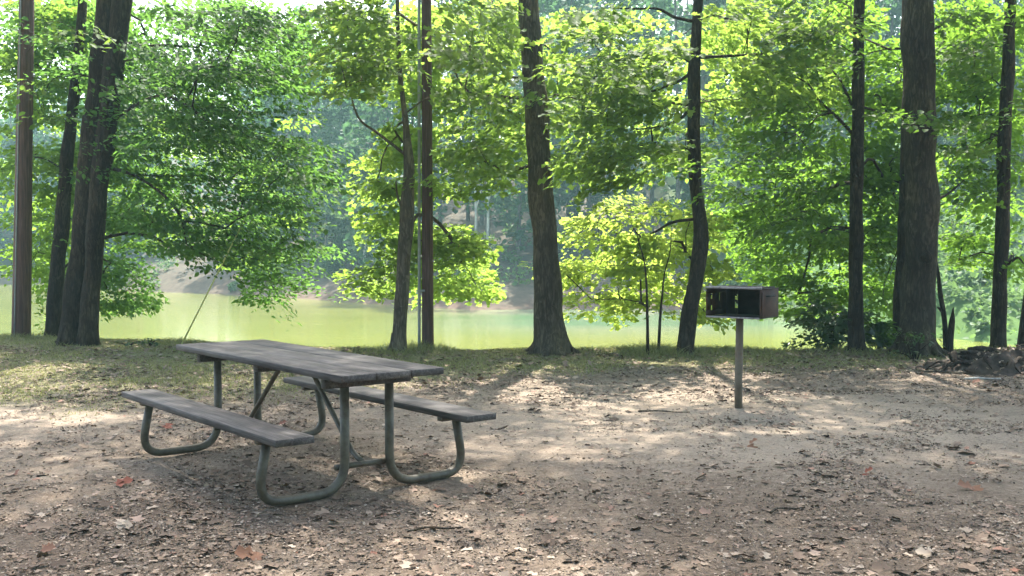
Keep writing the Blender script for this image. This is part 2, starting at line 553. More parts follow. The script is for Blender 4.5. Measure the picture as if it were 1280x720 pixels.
mp2 = N(t, 'ShaderNodeMapping'); mp2.inputs['Scale'].default_value = (.8, 2.2, 1); t.links.new(geo.outputs['Position'], mp2.inputs['Vector'])
bump(t, b, noise(t, mp2.outputs[0], 1.5, 4), .35, .05)
M['water'] = m
g = MB(); g.add([(-250, 16, ZW), (250, 16, ZW), (250, 160, ZW), (-250, 160, ZW)], [(0, 1, 2, 3)])
tag(g.build('pond_water', M['water']), kind='structure')

# ------------------------------------------------------------------ picnic table
TL = (-1.443, 7.039, 0.0); YAW = -.894
table = thing('picnic_table', 'weathered grey picnic table with attached benches on bent steel tube legs', 'picnic table', TL, rz=YAW)
L = 2.436; HT = .76; HB = .445; BO = .632; FU = .915
g = MB(); pw = .226; rr = random.Random(3)
for k, v in enumerate((-.2335, 0.0005, .2345)):
    g.box((L + rr.uniform(-.005, .005), pw, .040), (rr.uniform(-.01, .01), v, HT - .020 + rr.uniform(-.002, .002)), .003)
g.build('tabletop', M['wood'], table)
for sg in (-1, 1):
    g = MB(); g.box((L, .232, .040), (0, sg * BO, HB - .020), .0035)
    g.build('bench_seat', M['wood'], table)
for e in (-1, 1):
    u = e * FU
    g = MB(); g.box((.05, .60, .065), (u, 0, HT - .0425 - .034), .006); g.build('cleat', M['wood'], table)
    for sg in (-1, 1):
        P = fillet([(u, sg * .155, HT - .11), (u, sg * .155, .033), (u, sg * .720, .033), (u, sg * .655, HB - .068)], .19, 9)
        g = MB(); g.tube(P, .0275, 14); g.build('leg', M['steel'], table, smooth=True)
        g = MB(); g.box((.055, .19, .028), (u, sg * (BO - .01), HB - .055), .004); g.build('bench_bracket', M['steel'], table)
    g = MB(); g.tube([(u - e * .036, -.20, .170), (u - e * .036, .20, .170)], .018, 10); g.build('cross_bar', M['steel'], table, smooth=True)
    P = fillet([(e * .10, e * .02, HT - .055), (e * .16, e * .02, HT - .075), (u - e * .17, 0, .21), (u - e * .055, 0, .175)], .09, 6)
    g = MB(); g.tube(P, .017, 10); g.build('brace', M['steel'], table, smooth=True)
g = MB(); g.box((.07, .58, .05), (0, 0, HT - .0425 - .027), .006); g.build('cleat', M['wood'], table)

# ------------------------------------------------------------------ pedestal grill
grill = thing('pedestal_grill', 'rusty open fronted park grill on a single wooden coloured post', 'grill', (GP[0], GP[1], 0), rz=0)
GY = math.radians(-36 + 0)
ca, sa = math.cos(GY), math.sin(GY)
RG = np.array([[ca, -sa, 0], [sa, ca, 0], [0, 0, 1]])
g = MB(); g.tube([(0, 0, -.05), (0, 0, .3), (0.004, 0, .6), (0.006, 0, .835)], [.036, .035, .034, .033], 14, .03)
g.build('post', M['post'], grill, smooth=True)
BW, BD, BH, BZ = .52, .42, .250, .835


def gbox(g, size, c, bev=.003):
    g.box(size, RG @ np.array(c, float) + np.array([.028, 0, 0]), bev, RG)


ox = 0.06
g = MB()
gbox(g, (BW, BD, .007), (ox * 0, 0, BZ + .0035))                             # floor plate
g.build('firebox_floor', M['soot'], grill)
for sx in (-1, 1):
    g = MB()
    if sx > 0: gbox(g, (.006, BD, BH), (sx * (BW / 2 - .003), 0, BZ + .0085 + BH / 2), .002)
    else:
        for (y0, y1, z0, z1) in ((-BD / 2, BD / 2, 0, .05), (-BD / 2, BD / 2, BH - .045, BH), (-BD / 2, -.12, .05, BH - .045), (-.085, .055, .05, BH - .045), (.075, BD / 2, .05, BH - .045), (-.12, -.085, .095, .155), (.055, .075, .05, .13)):
            gbox(g, (.006, y1 - y0, z1 - z0), (sx * (BW / 2 - .003), (y0 + y1) / 2, BZ + .0085 + (z0 + z1) / 2), 0)
    gbox(g, (.012, .02, BH * .9), (sx * (BW / 2 + .0065), -BD / 2 + .03, BZ + BH / 2), .002)
    g.build('side_panel', M['rust'], grill)
g = MB()                                                                      # back with a rusted-through slot
bx0, bx1 = -BW / 2 + .008, BW / 2 - .008
hx0, hx1, hz0, hz1 = -.165, -.135, .06, .19
yb = BD / 2 - .004
for (x0, x1, z0, z1) in ((bx0, hx0, 0, BH), (hx1, bx1, 0, BH), (hx0, hx1, 0, hz0), (hx0, hx1, .115, .137), (hx0 + .012, hx1, .10, .115), (hx0, hx1 - .01, .17, hz1), (hx0, hx1, hz1, BH)):
    gbox(g, (x1 - x0, .006, z1 - z0), ((x0 + x1) / 2, yb, BZ + .008 + (z0 + z1) / 2), .0)
g.build('back_panel', M['soot'], grill)
g = MB()                                                                      # hinged top plate and its frame
gbox(g, (BW + .015, .022, .020), (0, -BD / 2 + .012, BZ + BH + .022), .003)
g.build('top_rail', M['bare'], grill)
g = MB()
gbox(g, (BW + .02, BD - .03, .006), (0, .012, BZ + BH + .0135), .002)
for k in range(13):
    x = -BW / 2 + .03 + k * (BW - .06) / 12
    A = RG @ np.array([x, -BD / 2 + .03, BZ + BH + .023]) + np.array([.028, 0, 0]); B = RG @ np.array([x, BD / 2 - .02, BZ + BH + .023]) + np.array([.028, 0, 0])
    g.tube([A, B], .006, 6)
g.build('cooking_grate', M['soot'], grill)
g = MB(); gbox(g, (BW * .98, .010, .016), (0, -BD / 2 - .006, BZ + .006), .002); g.build('front_lip', M['bare'], grill)
for sx in (-1, 1):
    g = MB()
    A = [RG @ np.array(p) + np.array([.028, 0, 0]) for p in ((sx * (BW / 2 + .004), -.08, BZ + BH * .80), (sx * (BW / 2 + .035), -.08, BZ + BH * .80), (sx * (BW / 2 + .035), .06, BZ + BH * .80), (sx * (BW / 2 + .004), .06, BZ + BH * .80))]
    g.tube(fillet(A, .02, 4), .007, 8); g.build('handle', M['soot'], grill, smooth=True)
g = MB(); g.box((.13, .13, .012), (0, 0, BZ - .0065), .003, RG); g.build('mounting_plate', M['rust'], grill)

# ------------------------------------------------------------------ utility poles and guy wire
PB = at(26, 417, 17.6); PTOP = at(33, 0, 17.6)
d = (PTOP - PB) / (PTOP[2] - PB[2]); base = np.array([PB[0], PB[1], terrain(PB[0], PB[1]) - .1])
pole = thing('utility_pole', 'tall brown wooden utility pole left of the wide double trunked tree', 'utility pole', base)
g = MB(); zz = np.linspace(0, 9, 40)
g.tube(np.array([d * z for z in zz]), .150 - .006 * zz, 22, .012); g.build('pole_shaft', M['pole'], pole, smooth=True)
g = MB(); g.tube(np.array([d * z + np.array([-.045, -.150 + .006 * z, 0]) for z in np.linspace(.1, 9, 20)]), .011, 8); g.build('ground_wire_moulding', M['conduit'], pole, smooth=True)

PB2 = at(535, 437, 15.7); PT2 = at(533, 0, 15.7)
d2 = (PT2 - PB2) / (PT2[2] - PB2[2]); base2 = np.array([PB2[0], PB2[1], terrain(PB2[0], PB2[1]) - .1])
pole2 = thing('utility_pole', 'slim reddish brown utility pole with a pale grey conduit up its left side', 'utility pole', base2)
g = MB(); g.tube(np.array([d2 * z for z in zz]), .090 - .0035 * zz, 18, .02); g.build('pole_shaft', M['pole'], pole2, smooth=True)
g = MB(); g.tube(np.array([d2 * z + np.array([-.128 + .004 * z, -.02, 0]) for z in np.linspace(0, 8.5, 20)]), .022, 12); g.build('conduit', M['conduit'], pole2, smooth=True)
for z in (1.0,):
    g = MB(); g.box((.13, .012, .03), d2 * z + np.array([-.10, -.085, 0]), .003); g.build('strap', M['conduit'], pole2)
GW0 = at(224, 433, 15.6); GW0 = np.array([GW0[0], 15.6, float(terrain(GW0[0], 15.6))])
dirv = at(290, 314, 15.62) - GW0
top = GW0 + dirv * 5.2
top = np.array([base2[0] - .07, base2[1], 7.0])
guy = thing('guy_wire', 'thin yellow guarded guy wire slanting up from the bank behind the table', 'guy wire', GW0)
g = MB(); g.tube([np.zeros(3) - (top - GW0) * .01, top - GW0], .005, 6); g.build('wire', M['wire'], guy)
g = MB(); q = (at(288, 318, 15.62) - GW0)
frac = 2.0 / np.linalg.norm(top - GW0)
g.tube([(top - GW0) * .004, (top - GW0) * frac], .0115, 10); g.build('guard', M['guard'], guy, smooth=True)

# ------------------------------------------------------------------ foliage machinery
# sunlit patches on the floor of the clearing: gaps in the canopy overhead are where the sun's rays towards them pass
GAPS = [(*at_ground(30, 520)[:2], 1.2, .40, .75), (*at_ground(170, 505)[:2], .9, .35, .45), (*at_ground(80, 450)[:2], 2.2, 2.0, .7),
        (*at_ground(880, 538)[:2], .95, .45, .62), (*at_ground(790, 505)[:2], 1.4, 1.2, .42), (*at_ground(1000, 520)[:2], 1.4, .8, .45),
        (*at_ground(700, 560)[:2], .9, .5, .36), (*at_ground(1180, 572)[:2], .9, .35, .6), (*at_ground(1240, 497)[:2], .8, .8, .6),
        (*at_ground(560, 640)[:2], .7, .3, .36), (*at_ground(380, 668)[:2], .8, .25, .36), (*at_ground(640, 690)[:2], .6, .22, .32),
        (*at_ground(1030, 600)[:2], .7, .25, .3), (*at_ground(60, 600)[:2], .5, .25, .3), (*at_ground(1150, 680)[:2], .4, .15, .3), (*at_ground(330, 500)[:2], .8, .6, .3), (*at_ground(270, 590)[:2], 1.7, 1.1, .42), (*at_ground(450, 600)[:2], 1.0, .8, .34)]


def canopy_keep(p):
    """share of leaves kept where the sun ray through p meets the ground"""
    q = p - TO_SUN[None] * (p[:, 2:3] / TO_SUN[2])
    x, y = q[:, 0], q[:, 1]
    lim = np.where(x < -2.2, 10.6, np.where(x < 3.4, 9.5, 11.0))
    k = 1 - sstep(lim - .7, lim + 1.6, y) * np.where(x < -2.2, .86, .82)
    open_ = np.zeros_like(x)
    wob = 1 + .5 * vnoise(x * 2.3, y * 2.3, 21)
    for (gx_, gy_, rx, ry, s) in GAPS:
        e = ((x - gx_) / rx) ** 2 + ((y - gy_) / ry) ** 2
        open_ = np.maximum(open_, s * (1 - sstep(.1, 1.9, e * wob)))
    k = k * (1 - .93 * open_)
    k = k * (1 - .4 * sstep(.25, .8, vnoise(x * 1.9 + 5, y * 1.9, 23)))
    return k


LEAF = np.array([(0, 0, 0), (-.30, .30, .05), (-.26, .66, .03), (0, 1.0, -.10), (.26, .66, .03), (.30, .30, .05)])
LOBED = np.array([(0, 0, 0), (-.46, .22, .06), (-.20, .46, .03), (-.40, .78, .05), (0, 1.05, -.10), (.40, .78, .05), (.20, .46, .03), (.46, .22, .06)])


def leaves(mb, pos, nrm, dirv, size, lobed=False):
    """many leaf-sized folded faces: pos, normal, growing direction, length for each"""
    n = len(pos)
    if n == 0: return
    y = dirv - nrm * np.sum(dirv * nrm, 1)[:, None]; y /= np.linalg.norm(y, axis=1)[:, None] + 1e-9
    x = np.cross(y, nrm)
    T = LOBED if lobed else LEAF
    k = len(T)
    V = pos[:, None] + size[:, None, None] * (T[None, :, 0:1] * x[:, None] + T[None, :, 1:2] * y[:, None] + T[None, :, 2:3] * nrm[:, None])
    o = np.arange(n)[:, None] * k
    if lobed:
        f = np.concatenate([o + np.array([[0, 4, 3, 2]]), o + np.array([[0, 6, 5, 4]])])
        tr = np.concatenate([o + np.array([[0, 2, 1]]), o + np.array([[0, 7, 6]])])
        base = mb.n; mb.v.append(V.reshape(-1, 3)); mb.n += n * k
        mb.f.append(f + base); mb.f.append(tr + base)
    else:
        mb.add(V.reshape(-1, 3), np.concatenate([o + np.array([[0, 3, 2, 1]]), o + np.array([[0, 5, 4, 3]])]))


def unit(v):
    return v / (np.linalg.norm(v, axis=-1, keepdims=True) + 1e-9)


def spray(mb, c, out, n, rad, size, keep=None, flat=.28, tilt=.55, lobed=False, rng=RNG):
    """one flat spray of leaves at the end of a twig; out is the direction the twig grows in"""
    r = np.sqrt(rng.uniform(0, 1, n)) * rad; a = rng.uniform(0, 2 * np.pi, n)
    out = unit(out * np.array([1, 1, .35])); side = unit(np.cross(out, [0, 0, 1.])); up = np.cross(side, out)
    lx = r * np.cos(a); ly = r * np.sin(a) * .75
    p = c + lx[:, None] * out + ly[:, None] * side + (rng.normal(0, flat * .35 * rad, n) - .35 * (lx / rad) ** 2 * rad * np.sign(lx).clip(0, 1) - .12 * np.abs(ly))[:, None] * up
    if keep is not None:
        kk = keep(p); mask = rng.uniform(0, 1, n) < kk; p = p[mask]; lx = lx[mask]; ly = ly[mask]; n = len(p)
        if n == 0: return 0
    nb = unit(np.array([0, 0, 1.]) + out * rng.uniform(.15, .75) + rng.normal(0, .22, 3))
    p = p - up * (lx * .0)[:, None]
    nrm = unit(nb[None] + rng.normal(0, tilt * .62, (n, 3)))
    dv = unit(out[None] * .7 + side[None] * np.sign(ly)[:, None] * .6 + rng.normal(0, .45, (n, 3)) - np.array([0, 0, .35])[None])
    leaves(mb, p, nrm, dv, size * np.clip(rng.lognormal(-.08, .30, n), .4, 1.6), lobed)
    return n


def in_poly(poly, n, rng):
    P = np.array(poly, float); lo, hi = P.min(0), P.max(0); out = []
    while len(out) < n:
        q = rng.uniform(lo, hi); c = False; j = len(P) - 1
        for i in range(len(P)):
            if (P[i, 1] > q[1]) != (P[j, 1] > q[1]) and q[0] < (P[j, 0] - P[i, 0]) * (q[1] - P[i, 1]) / (P[j, 1] - P[i, 1]) + P[i, 0]: c = not c
            j = i
        if c: out.append(q)
    return out


def trunk_line(pts, d, rise, lean_keep=.5):
    """pts: (px, py, width px) from base to the frame's top; carried on to height `rise`"""
    P = np.array([at(px, py, d if np.isscalar(d) else d) for px, py, _ in pts]); R = np.array([w_ / 2 * d / F for *_, w_ in pts])
    P[0, 2] = terrain(P[0, 0], P[0, 1]) - .08
    v = (P[-1] - P[-2]); v /= v[2]
    z = P[-1, 2]; r = R[-1]; ext = []; er = []
    p = P[-1].copy(); k = 1
    while p[2] < rise:
        st = min(1.6, rise - p[2] + .01); p = p + np.array([v[0] * lean_keep, v[1] * lean_keep, 1]) * st + np.array([RNG.normal(0, .06), RNG.normal(0, .06), 0])
        f = (p[2] - z) / (rise - z); ext.append(p.copy()); er.append(r * (1 - .82 * f))
    if ext: P = np.vstack([P, ext]); R = np.concatenate([R, er])
    S_ = spline(np.c_[P, R], 7)
    h_ = S_[:, 2]; k_ = np.minimum(1, np.maximum(0, h_ - P[0, 2]) / .8)
    S_[:, 0] += k_ * S_[:, 3] * (.05 * np.sin(h_ * 3.1 + P[0, 0] * 7) + .05 * np.sin(h_ * 7.3 + P[0, 0] * 3)); S_[:, 1] += k_ * S_[:, 3] * .12 * np.sin(h_ * 2.3 + P[0, 0])
    S_[:, 3] *= 1 + .05 * np.sin(h_ * 5.3 + P[0, 0] * 5) * k_
    return S_[:, :3], S_[:, 3]


def make_tree(name, label, cat, trunks, limbs, targets, bark, leaf, lsize=.115, nleaf=60, srad=.5, crown=None, crown_n=0, min_z=1.7,
              group=None, flare=.35, lobed=False, sides=22, rough=.05, seed=1, ncrown_leaf=130, tilt=.55, up=.10):
    """trunk, the branches grown to every spray, and one crown of leaves"""
    rng = np.random.default_rng(seed)
    b0 = trunks[0][0][0]; base = np.array([b0[0], b0[1], float(terrain(b0[0], b0[1]))])
    root = thing(name, label, cat, base, group)
    tm = MB()
    nodes = []; par = []; plen = []; onT = []; nr = []
    for P, R in trunks:
        R = R.copy(); hh = P[:, 2] - P[0, 2]
        R = R * (1 + flare * np.exp(-hh / .22))
        tm.tube(P - base, R, sides, rough)
        nroot = int(4 + 14 * R[3]) if R[3] > .1 else 0
        for q in range(nroot):
            a = 6.283 * (q + rng.uniform(-.3, .3)) / nroot; rl = R[3] * rng.uniform(1.25, 1.9); e = np.array([math.cos(a), math.sin(a), 0])
            c0 = P[0] - base; pts_ = spline([c0 + e * R[3] * .55 + np.array([0, 0, .34]), c0 + e * R[3] * 1.0 + np.array([0, 0, .15]), c0 + e * rl + np.array([0, 0, .03])], 4)
            tm.tube(pts_, np.linspace(R[3] * .30, R[3] * .12, len(pts_)), 9, .1, cap=False, rng=rng)
        prev = -1
        for p, r in zip(P, R):
            nodes.append(p); par.append(prev); plen.append(0.0); onT.append(p[2] > base[2] + min_z); nr.append(r); prev = len(nodes) - 1
    nT = len(nodes)
    minr = {}
    edges = []
    for lm in limbs:                                   # limbs seen bare in the photograph: a line of points from the trunk outwards
        Pl = spline(lm, 5)
        dist = [np.linalg.norm(np.array(nodes[i]) - Pl[0]) for i in range(nT)]
        prev = int(np.argmin(dist))
        for q_, p in enumerate(Pl):
            minr[len(nodes)] = .026 * (1 - .65 * q_ / len(Pl)); nodes.append(p); par.append(prev); plen.append(plen[prev] + np.linalg.norm(p - nodes[prev]) * .5); onT.append(True); nr.append(0); prev = len(nodes) - 1
        targets = targets + [(Pl[-1], False)]
    tg = list(targets)
    if crown is not None:
        cc, cr = crown
        while crown_n > 0:
            q = rng.normal(0, 1, 3); q /= np.linalg.norm(q); p = np.array(cc) + q * np.array(cr) * rng.uniform(.25, 1) ** .6
            if p[2] < .262 * p[1] + 2.1: continue
            k = canopy_keep(p[None])[0]
            if rng.uniform() < .12 + k:
                tg.append((p, True)); 
            crown_n -= 1
    axis_xy = [np.array([q[0][0], q[0][1]]) for q in tg]
    TP = np.array(nodes[:nT])
    order = sorted(range(len(tg)), key=lambda i: np.min(np.linalg.norm(TP - tg[i][0], axis=1)))
    lm_ = MB()
    A = np.array(nodes); PL = np.array(plen); OK = np.array(onT)
    counts = [0] * len(nodes)
    ends = []
    for i in order:
        p, high = tg[i]
        dd = np.linalg.norm(A - p, axis=1) + .35 * PL + 1e3 * (~OK) + .7 * np.maximum(0, A[:, 2] - p[2] - .3)
        j = int(np.argmin(dd)); s = A[j]; v = p - s; Ld = np.linalg.norm(v)
        ns = max(2, int(Ld / .35)); prev = j; pts = []
        side = rng.normal(0, .07 * Ld, 3)
        for k in range(1, ns + 1):
            f = k / ns
            q = s + v * f + np.array([0, 0, up * Ld * math.sin(math.pi * f)]) + side * math.sin(math.pi * f) + (rng.normal(0, .02, 3) if k < ns else 0)
            nodes.append(q); par.append(prev); plen.append(plen[prev] + Ld / ns); onT.append(True); nr.append(0); counts.append(0); prev = len(nodes) - 1; pts.append(q)
        A = np.vstack([A, pts]); PL = np.array(plen); OK = np.array(onT)
        out = v / (Ld + 1e-9)
        if Ld < .5: out = unit(np.array([*(p[:2] - b0[:2]), 0.]))
        if high: spray(lm_, p - base, out, ncrown_leaf, srad * 1.6, lsize * 1.05, keep=lambda q: canopy_keep(q + base), flat=.6, tilt=.5, rng=rng)
        else: spray(lm_, p - base, out, nleaf, srad * rng.uniform(.75, 1.25), lsize, tilt=tilt, lobed=lobed, rng=rng)
        ends.append(prev)
    for e in ends:
        q = e
        while q >= nT: counts[q] += 1; q = par[q]
    # group into limbs by where they leave the trunk
    kids = {}
    for i in range(nT, len(nodes)): kids.setdefault(par[i], []).append(i)
    def rad(i): return max(minr.get(i, 0), min(.0035 * max(1, counts[i]) ** .52, .16))
    for tnode in sorted(k for k in kids if k < nT):
        for st in kids[tnode]:
            mb = tm if counts[st] < 4 else MB()
            stack = [(tnode, st)]
            while stack:
                p0, cur = stack.pop(); line = [nodes[p0] - base]; rr_ = [min(rad(cur) * 1.15, nr[p0] if p0 < nT else 9)]
                while True:
                    line.append(nodes[cur] - base); rr_.append(rad(cur))
                    ks = kids.get(cur, [])
                    if not ks: break
                    ks = sorted(ks, key=lambda q: -counts[q])
                    for o_ in ks[1:]: stack.append((cur, o_))
                    cur = ks[0]
                if p0 >= nT: rr_[0] = rr_[1]
                mx = max(rr_)
                mb.tube(np.array(line), rr_, 8 if mx > .03 else (5 if mx > .012 else 3), cap=False, rng=rng)
            if mb is not tm: mb.build('branch', bark, root, smooth=True)
    tr = tm.build('trunk', bark, root, smooth=True)
    if lm_.n: lm_.build('crown', leaf, root)
    return root


COLUMNS = [((66, 421), (104, 0), 14), ((98, 428), (142, 0), 30), ((26, 417), (33, 0), 20), ((505, 440), (511, 215), 22), ((535, 437), (533, 0), 22), ((689, 440), (660, 0), 34),
           ((855, 441), (878, 300), 26), ((878, 300), (868, 150), 26), ((868, 150), (873, 0), 24), ((1071, 440), (1074, 0), 24), ((1145, 443), (1148, 0), 38), ((1248, 440), (1263, 0), 24)]


def T(poly, n, d0, d1, seed=0):
    rng = np.random.default_rng(seed + 100)
    out = []
    for q in in_poly(poly, n, rng):
        dd = rng.uniform(d0, d1) + np.clip((q[1] - 190) / 160, -1, 1) * .9
        for (a, b, wd) in COLUMNS:
            if b[1] - 5 <= q[1] <= a[1]:
                xx = b[0] + (a[0] - b[0]) * (q[1] - b[1]) / (a[1] - b[1])
                if abs(q[0] - xx) < wd + 18 and dd < (18.4 if a[0] < 80 else 15.9) and rng.uniform() < .92: dd = rng.uniform(16.2, 18.5) + (2.6 if a[0] < 80 else (1.2 if a[0] < 110 else 0))
        out.append((at(q[0], q[1], dd), False))
    return out


def limb(d, *pts):
    """points (px, py[, extra depth]) of a bare limb"""
    return np.array([at(p[0], p[1], d + (p[2] if len(p) > 2 else 0)) for p in pts])


# ------------------------------------------------------------------ the trees of the near bank
GRP = 'trees along the near bank'
# wide double-trunked tree on the left
tA = trunk_line([(87, 428, 27), (91, 380, 24), (101, 300, 23), (111, 208, 25), (120, 122, 25), (134, 0, 23)], 16.4, 15)
tB = trunk_line([(110, 428, 24), (112, 380, 22), (119, 300, 22), (127, 208, 23), (138, 122, 24), (153, 0, 23)], 16.3, 14)
tg = T([(125, 120), (300, 60), (370, 120), (400, 200), (385, 270), (410, 320), (385, 345), (362, 378), (330, 380), (300, 345), (240, 325), (180, 300), (130, 285)], 190, 14.2, 19.2, 1)
tg += T([(60, 0), (420, 0), (385, 110), (250, 90), (120, 120), (60, 60)], 95, 14.2, 19.5, 2)
tg += T([(0, 0), (420, 0), (400, 90), (200, 110), (0, 140)], 60, 17, 21, 56)
tg += T([(90, 180), (140, 180), (150, 235), (95, 230)], 10, 14.5, 15.5, 3)
tg += T([(110, 320), (170, 300), (185, 385), (130, 395)], 18, 17, 19.5, 4)
make_tree('broadleaf_tree', 'dark wide double trunked tree with boughs sweeping low over the pond', 'tree', [tA, tB],
          [limb(16.3, (140, 152), (175, 128, -.3), (210, 120, -.8), (245, 140, -1.2), (275, 165, -1.6)), limb(16.3, (136, 210), (165, 218, -.4), (200, 240, -.6), (225, 270, -.9), (233, 305, -1.0)),
           limb(16.4, (140, 120), (165, 105), (180, 95))],
          tg, M['bark_dark'], M['leaf_left'], .085, 135, .60, ((-5.2, 15.0, 10.5), (4.2, 5, 4.5)), 170, min_z=1.6, group=GRP, seed=2)
tC = trunk_line([(66, 421, 20), (70, 360, 18), (77, 280, 18), (84, 200, 16), (94, 100, 13), (104, 0, 11)], 18.2, 13)
tg = T([(0, 150), (70, 140), (110, 170), (135, 290), (130, 395), (60, 398), (40, 350), (0, 330)], 105, 17.5, 21, 5)
tg += T([(140, 110), (380, 110), (390, 300), (300, 330), (150, 290)], 45, 19, 22, 55)
tg += T([(0, 0), (110, 0), (100, 110), (0, 150)], 55, 15, 20, 6)
tg += [(at(-22, 60, 16.8), False)]
make_tree('broadleaf_tree', 'thinner dark tree just left of the double trunked one, behind it', 'tree', [tC], [], tg, M['bark_dark'], M['leaf_mid'], .09, 95, .57,
          ((-8.5, 14, 10), (3.2, 4.5, 3.5)), 170, group=GRP, seed=3)
# forked tree beside the slim pole
tD = trunk_line([(497, 440, 18), (500, 400, 16), (505, 330, 17), (509, 260, 17), (511, 210, 14), (508, 160, 8), (500, 90, 6), (497, 0, 5)], 15.2, 10)
tg = T([(400, 0), (650, 0), (650, 70), (600, 110), (540, 130), (430, 110)], 90, 13.2, 16.4, 7)
tg += T([(462, 280), (475, 160), (560, 150), (590, 250), (470, 290)], 26, 14.6, 17.5, 8)
tg += T([(452, 330), (470, 280), (575, 280), (615, 345), (600, 388), (570, 350), (540, 385), (500, 345), (480, 372), (450, 372)], 52, 15.8, 18.5, 9)
make_tree('broadleaf_tree', 'forked grey tree standing beside the slim pole with conduit', 'tree', [tD],
          [limb(15.2, (510, 196), (492, 182), (470, 165), (450, 150), (440, 125), (436, 95), (428, 60)), limb(15.2, (504, 262), (497, 245), (495, 225))],
          tg, M['bark_grey'], M['leaf_yellow'], .092, 88, .54, ((-2.3, 14.5, 9.5), (2.6, 4.5, 3.2)), 150, group=GRP, seed=4, lobed=True)
# straight flared tree in the middle
tE = trunk_line([(689, 440, 42), (688, 415, 40), (685, 370, 35), (681, 300, 32), (674, 200, 31), (668, 110, 29), (660, 0, 25)], 15.0, 16)
tg = T([(555, 120), (600, 95), (655, 110), (655, 215), (610, 240), (570, 215)], 34, 13.8, 17, 10)
tg += T([(690, 0), (770, 0), (760, 150), (690, 190)], 24, 13.2, 15.4, 11)
make_tree('broadleaf_tree', 'straight grey brown tree with a flared base, in the middle of the bank', 'tree', [tE],
          [limb(15, (658, 123), (630, 121, -.1), (605, 119, -.3), (582, 112, -.4), (568, 88, -.4), (560, 62, -.5)), limb(15, (656, 98), (636, 97, .2), (612, 104, .5), (595, 103, .7)),
           limb(15, (672, 205), (640, 212, .2), (612, 205, .3), (590, 190, .4))],
          tg, M['bark_mid'], M['leaf_yellow'], .092, 88, .54, ((.3, 14.2, 11), (3.6, 5, 4.5)), 330, group=GRP, seed=5, flare=.28, lobed=True)
# curved tree
tF = trunk_line([(855, 441, 20), (859, 415, 20), (865, 370, 19), (873, 325, 19), (876, 298, 18), (873, 255, 16), (868, 210, 15), (867, 140, 16), (869, 70, 14), (873, 0, 12)], 15.0, 14)
tg = T([(700, 60), (860, 0), (862, 235), (790, 245), (715, 230)], 60, 13.4, 16.4, 12)
tg += T([(885, 0), (1050, 0), (1040, 110), (950, 140), (890, 180)], 55, 13.8, 17.5, 13)
make_tree('broadleaf_tree', 'slender dark tree with an S-curved trunk, left of the rusty grill', 'tree', [tF],
          [limb(15, (863, 26), (842, 21), (822, 11, -.2), (795, 11, -.3), (765, 10, -.4)), limb(15, (862, 76), (848, 70), (838, 72), (822, 88, -.2), (800, 98, -.3)),
           limb(15, (861, 93), (845, 103), (815, 114, -.3), (785, 122, -.5)), limb(15, (862, 131), (838, 128, .2), (820, 121, .4)), limb(15, (861, 138), (848, 150), (825, 158, -.2), (795, 162, -.3)),
           limb(15, (861, 185), (830, 184, .1), (795, 182, .2), (775, 193, .3), (745, 205, .4)), limb(15, (875, 72), (910, 70, -.2), (960, 67, -.4), (1015, 64, -.6)),
           limb(15, (866, 274), (840, 278, .2), (818, 290, .3), (790, 300, .5))],
          tg, M['bark_dark'], M['leaf_yellow'], .092, 88, .54, ((3.2, 14.5, 10), (2.6, 4.5, 3.5)), 170, group=GRP, seed=6, flare=.15, lobed=True)
# straight thin tree right of the grill
tG = trunk_line([(1071, 440, 19), (1070, 380, 18), (1070, 300, 17), (1071, 200, 16), (1073, 100, 15), (1074, 0, 13)], 15.3, 14)
tg = T([(885, 170), (960, 120), (1060, 100), (1135, 120), (1130, 290), (1060, 330), (960, 300), (890, 250)], 120, 13.8, 18.5, 14)
tg += T([(890, 250), (1130, 250), (1130, 370), (1060, 395), (985, 395), (950, 345), (900, 335)], 85, 15.8, 19.5, 15)
make_tree('broadleaf_tree', 'straight thin dark tree standing between the grill and the thickest trunk', 'tree', [tG],
          [limb(15.3, (1064, 165), (1045, 145, -.2), (1022, 124, -.4), (1010, 105, -.5), (985, 92, -.6)), limb(15.3, (1064, 130), (1050, 100), (1040, 88))],
          tg, M['bark_dark'], M['leaf_right'], .092, 100, .55, ((4.9, 14.5, 10), (2.6, 4.6, 3.6)), 190, group=GRP, seed=7)
# thickest tree on the right
tH = trunk_line([(1145, 443, 50), (1146, 415, 45), (1149, 370, 41), (1151, 300, 40), (1150, 200, 39), (1149, 100, 39), (1147, 0, 37)], 14.9, 17)
tg = T([(1010, 0), (1130, 0), (1130, 115), (1060, 110), (1010, 90)], 34, 13.4, 16, 16)
tg += T([(1120, 90), (1172, 95), (1172, 160), (1125, 150)], 7, 14.0, 14.4, 17)
tg += T([(1172, 0), (1230, 0), (1225, 60), (1172, 70)], 12, 14.2, 16.5, 18)
make_tree('broadleaf_tree', 'thickest tree on the right with a burl halfway up its trunk', 'tree', [tH],
          [limb(14.9, (1160, 40), (1176, 32), (1190, 18)), limb(14.9, (1168, 250, .1), (1185, 242, .4), (1205, 225, .8))],
          tg, M['bark_warm'], M['leaf_right'], .092, 95, .54, ((6.2, 13.8, 11), (4.0, 5.2, 4.4)), 330, group=GRP, seed=8, flare=.14)
bu = at(1159, 322, 14.70)
par_h = [o for o in bpy.data.objects if o.name.startswith('broadleaf_tree')][-1]
for o in bpy.data.objects:
    if o.get('label', '').startswith('thickest tree'): par_h = o
g = MB(); g.tube(spline([bu + np.array([0, .18, .05]), bu + np.array([0, .06, .02]), bu + np.array([0, -.02, -.02]), bu + np.array([.0, -.06, -.06])], 4) - np.array(par_h.location), np.concatenate([np.linspace(.15, .12, 5), np.linspace(.11, .035, 8)]), 12, .12)
g.build('burl', M['bark_dark'], par_h, smooth=True)
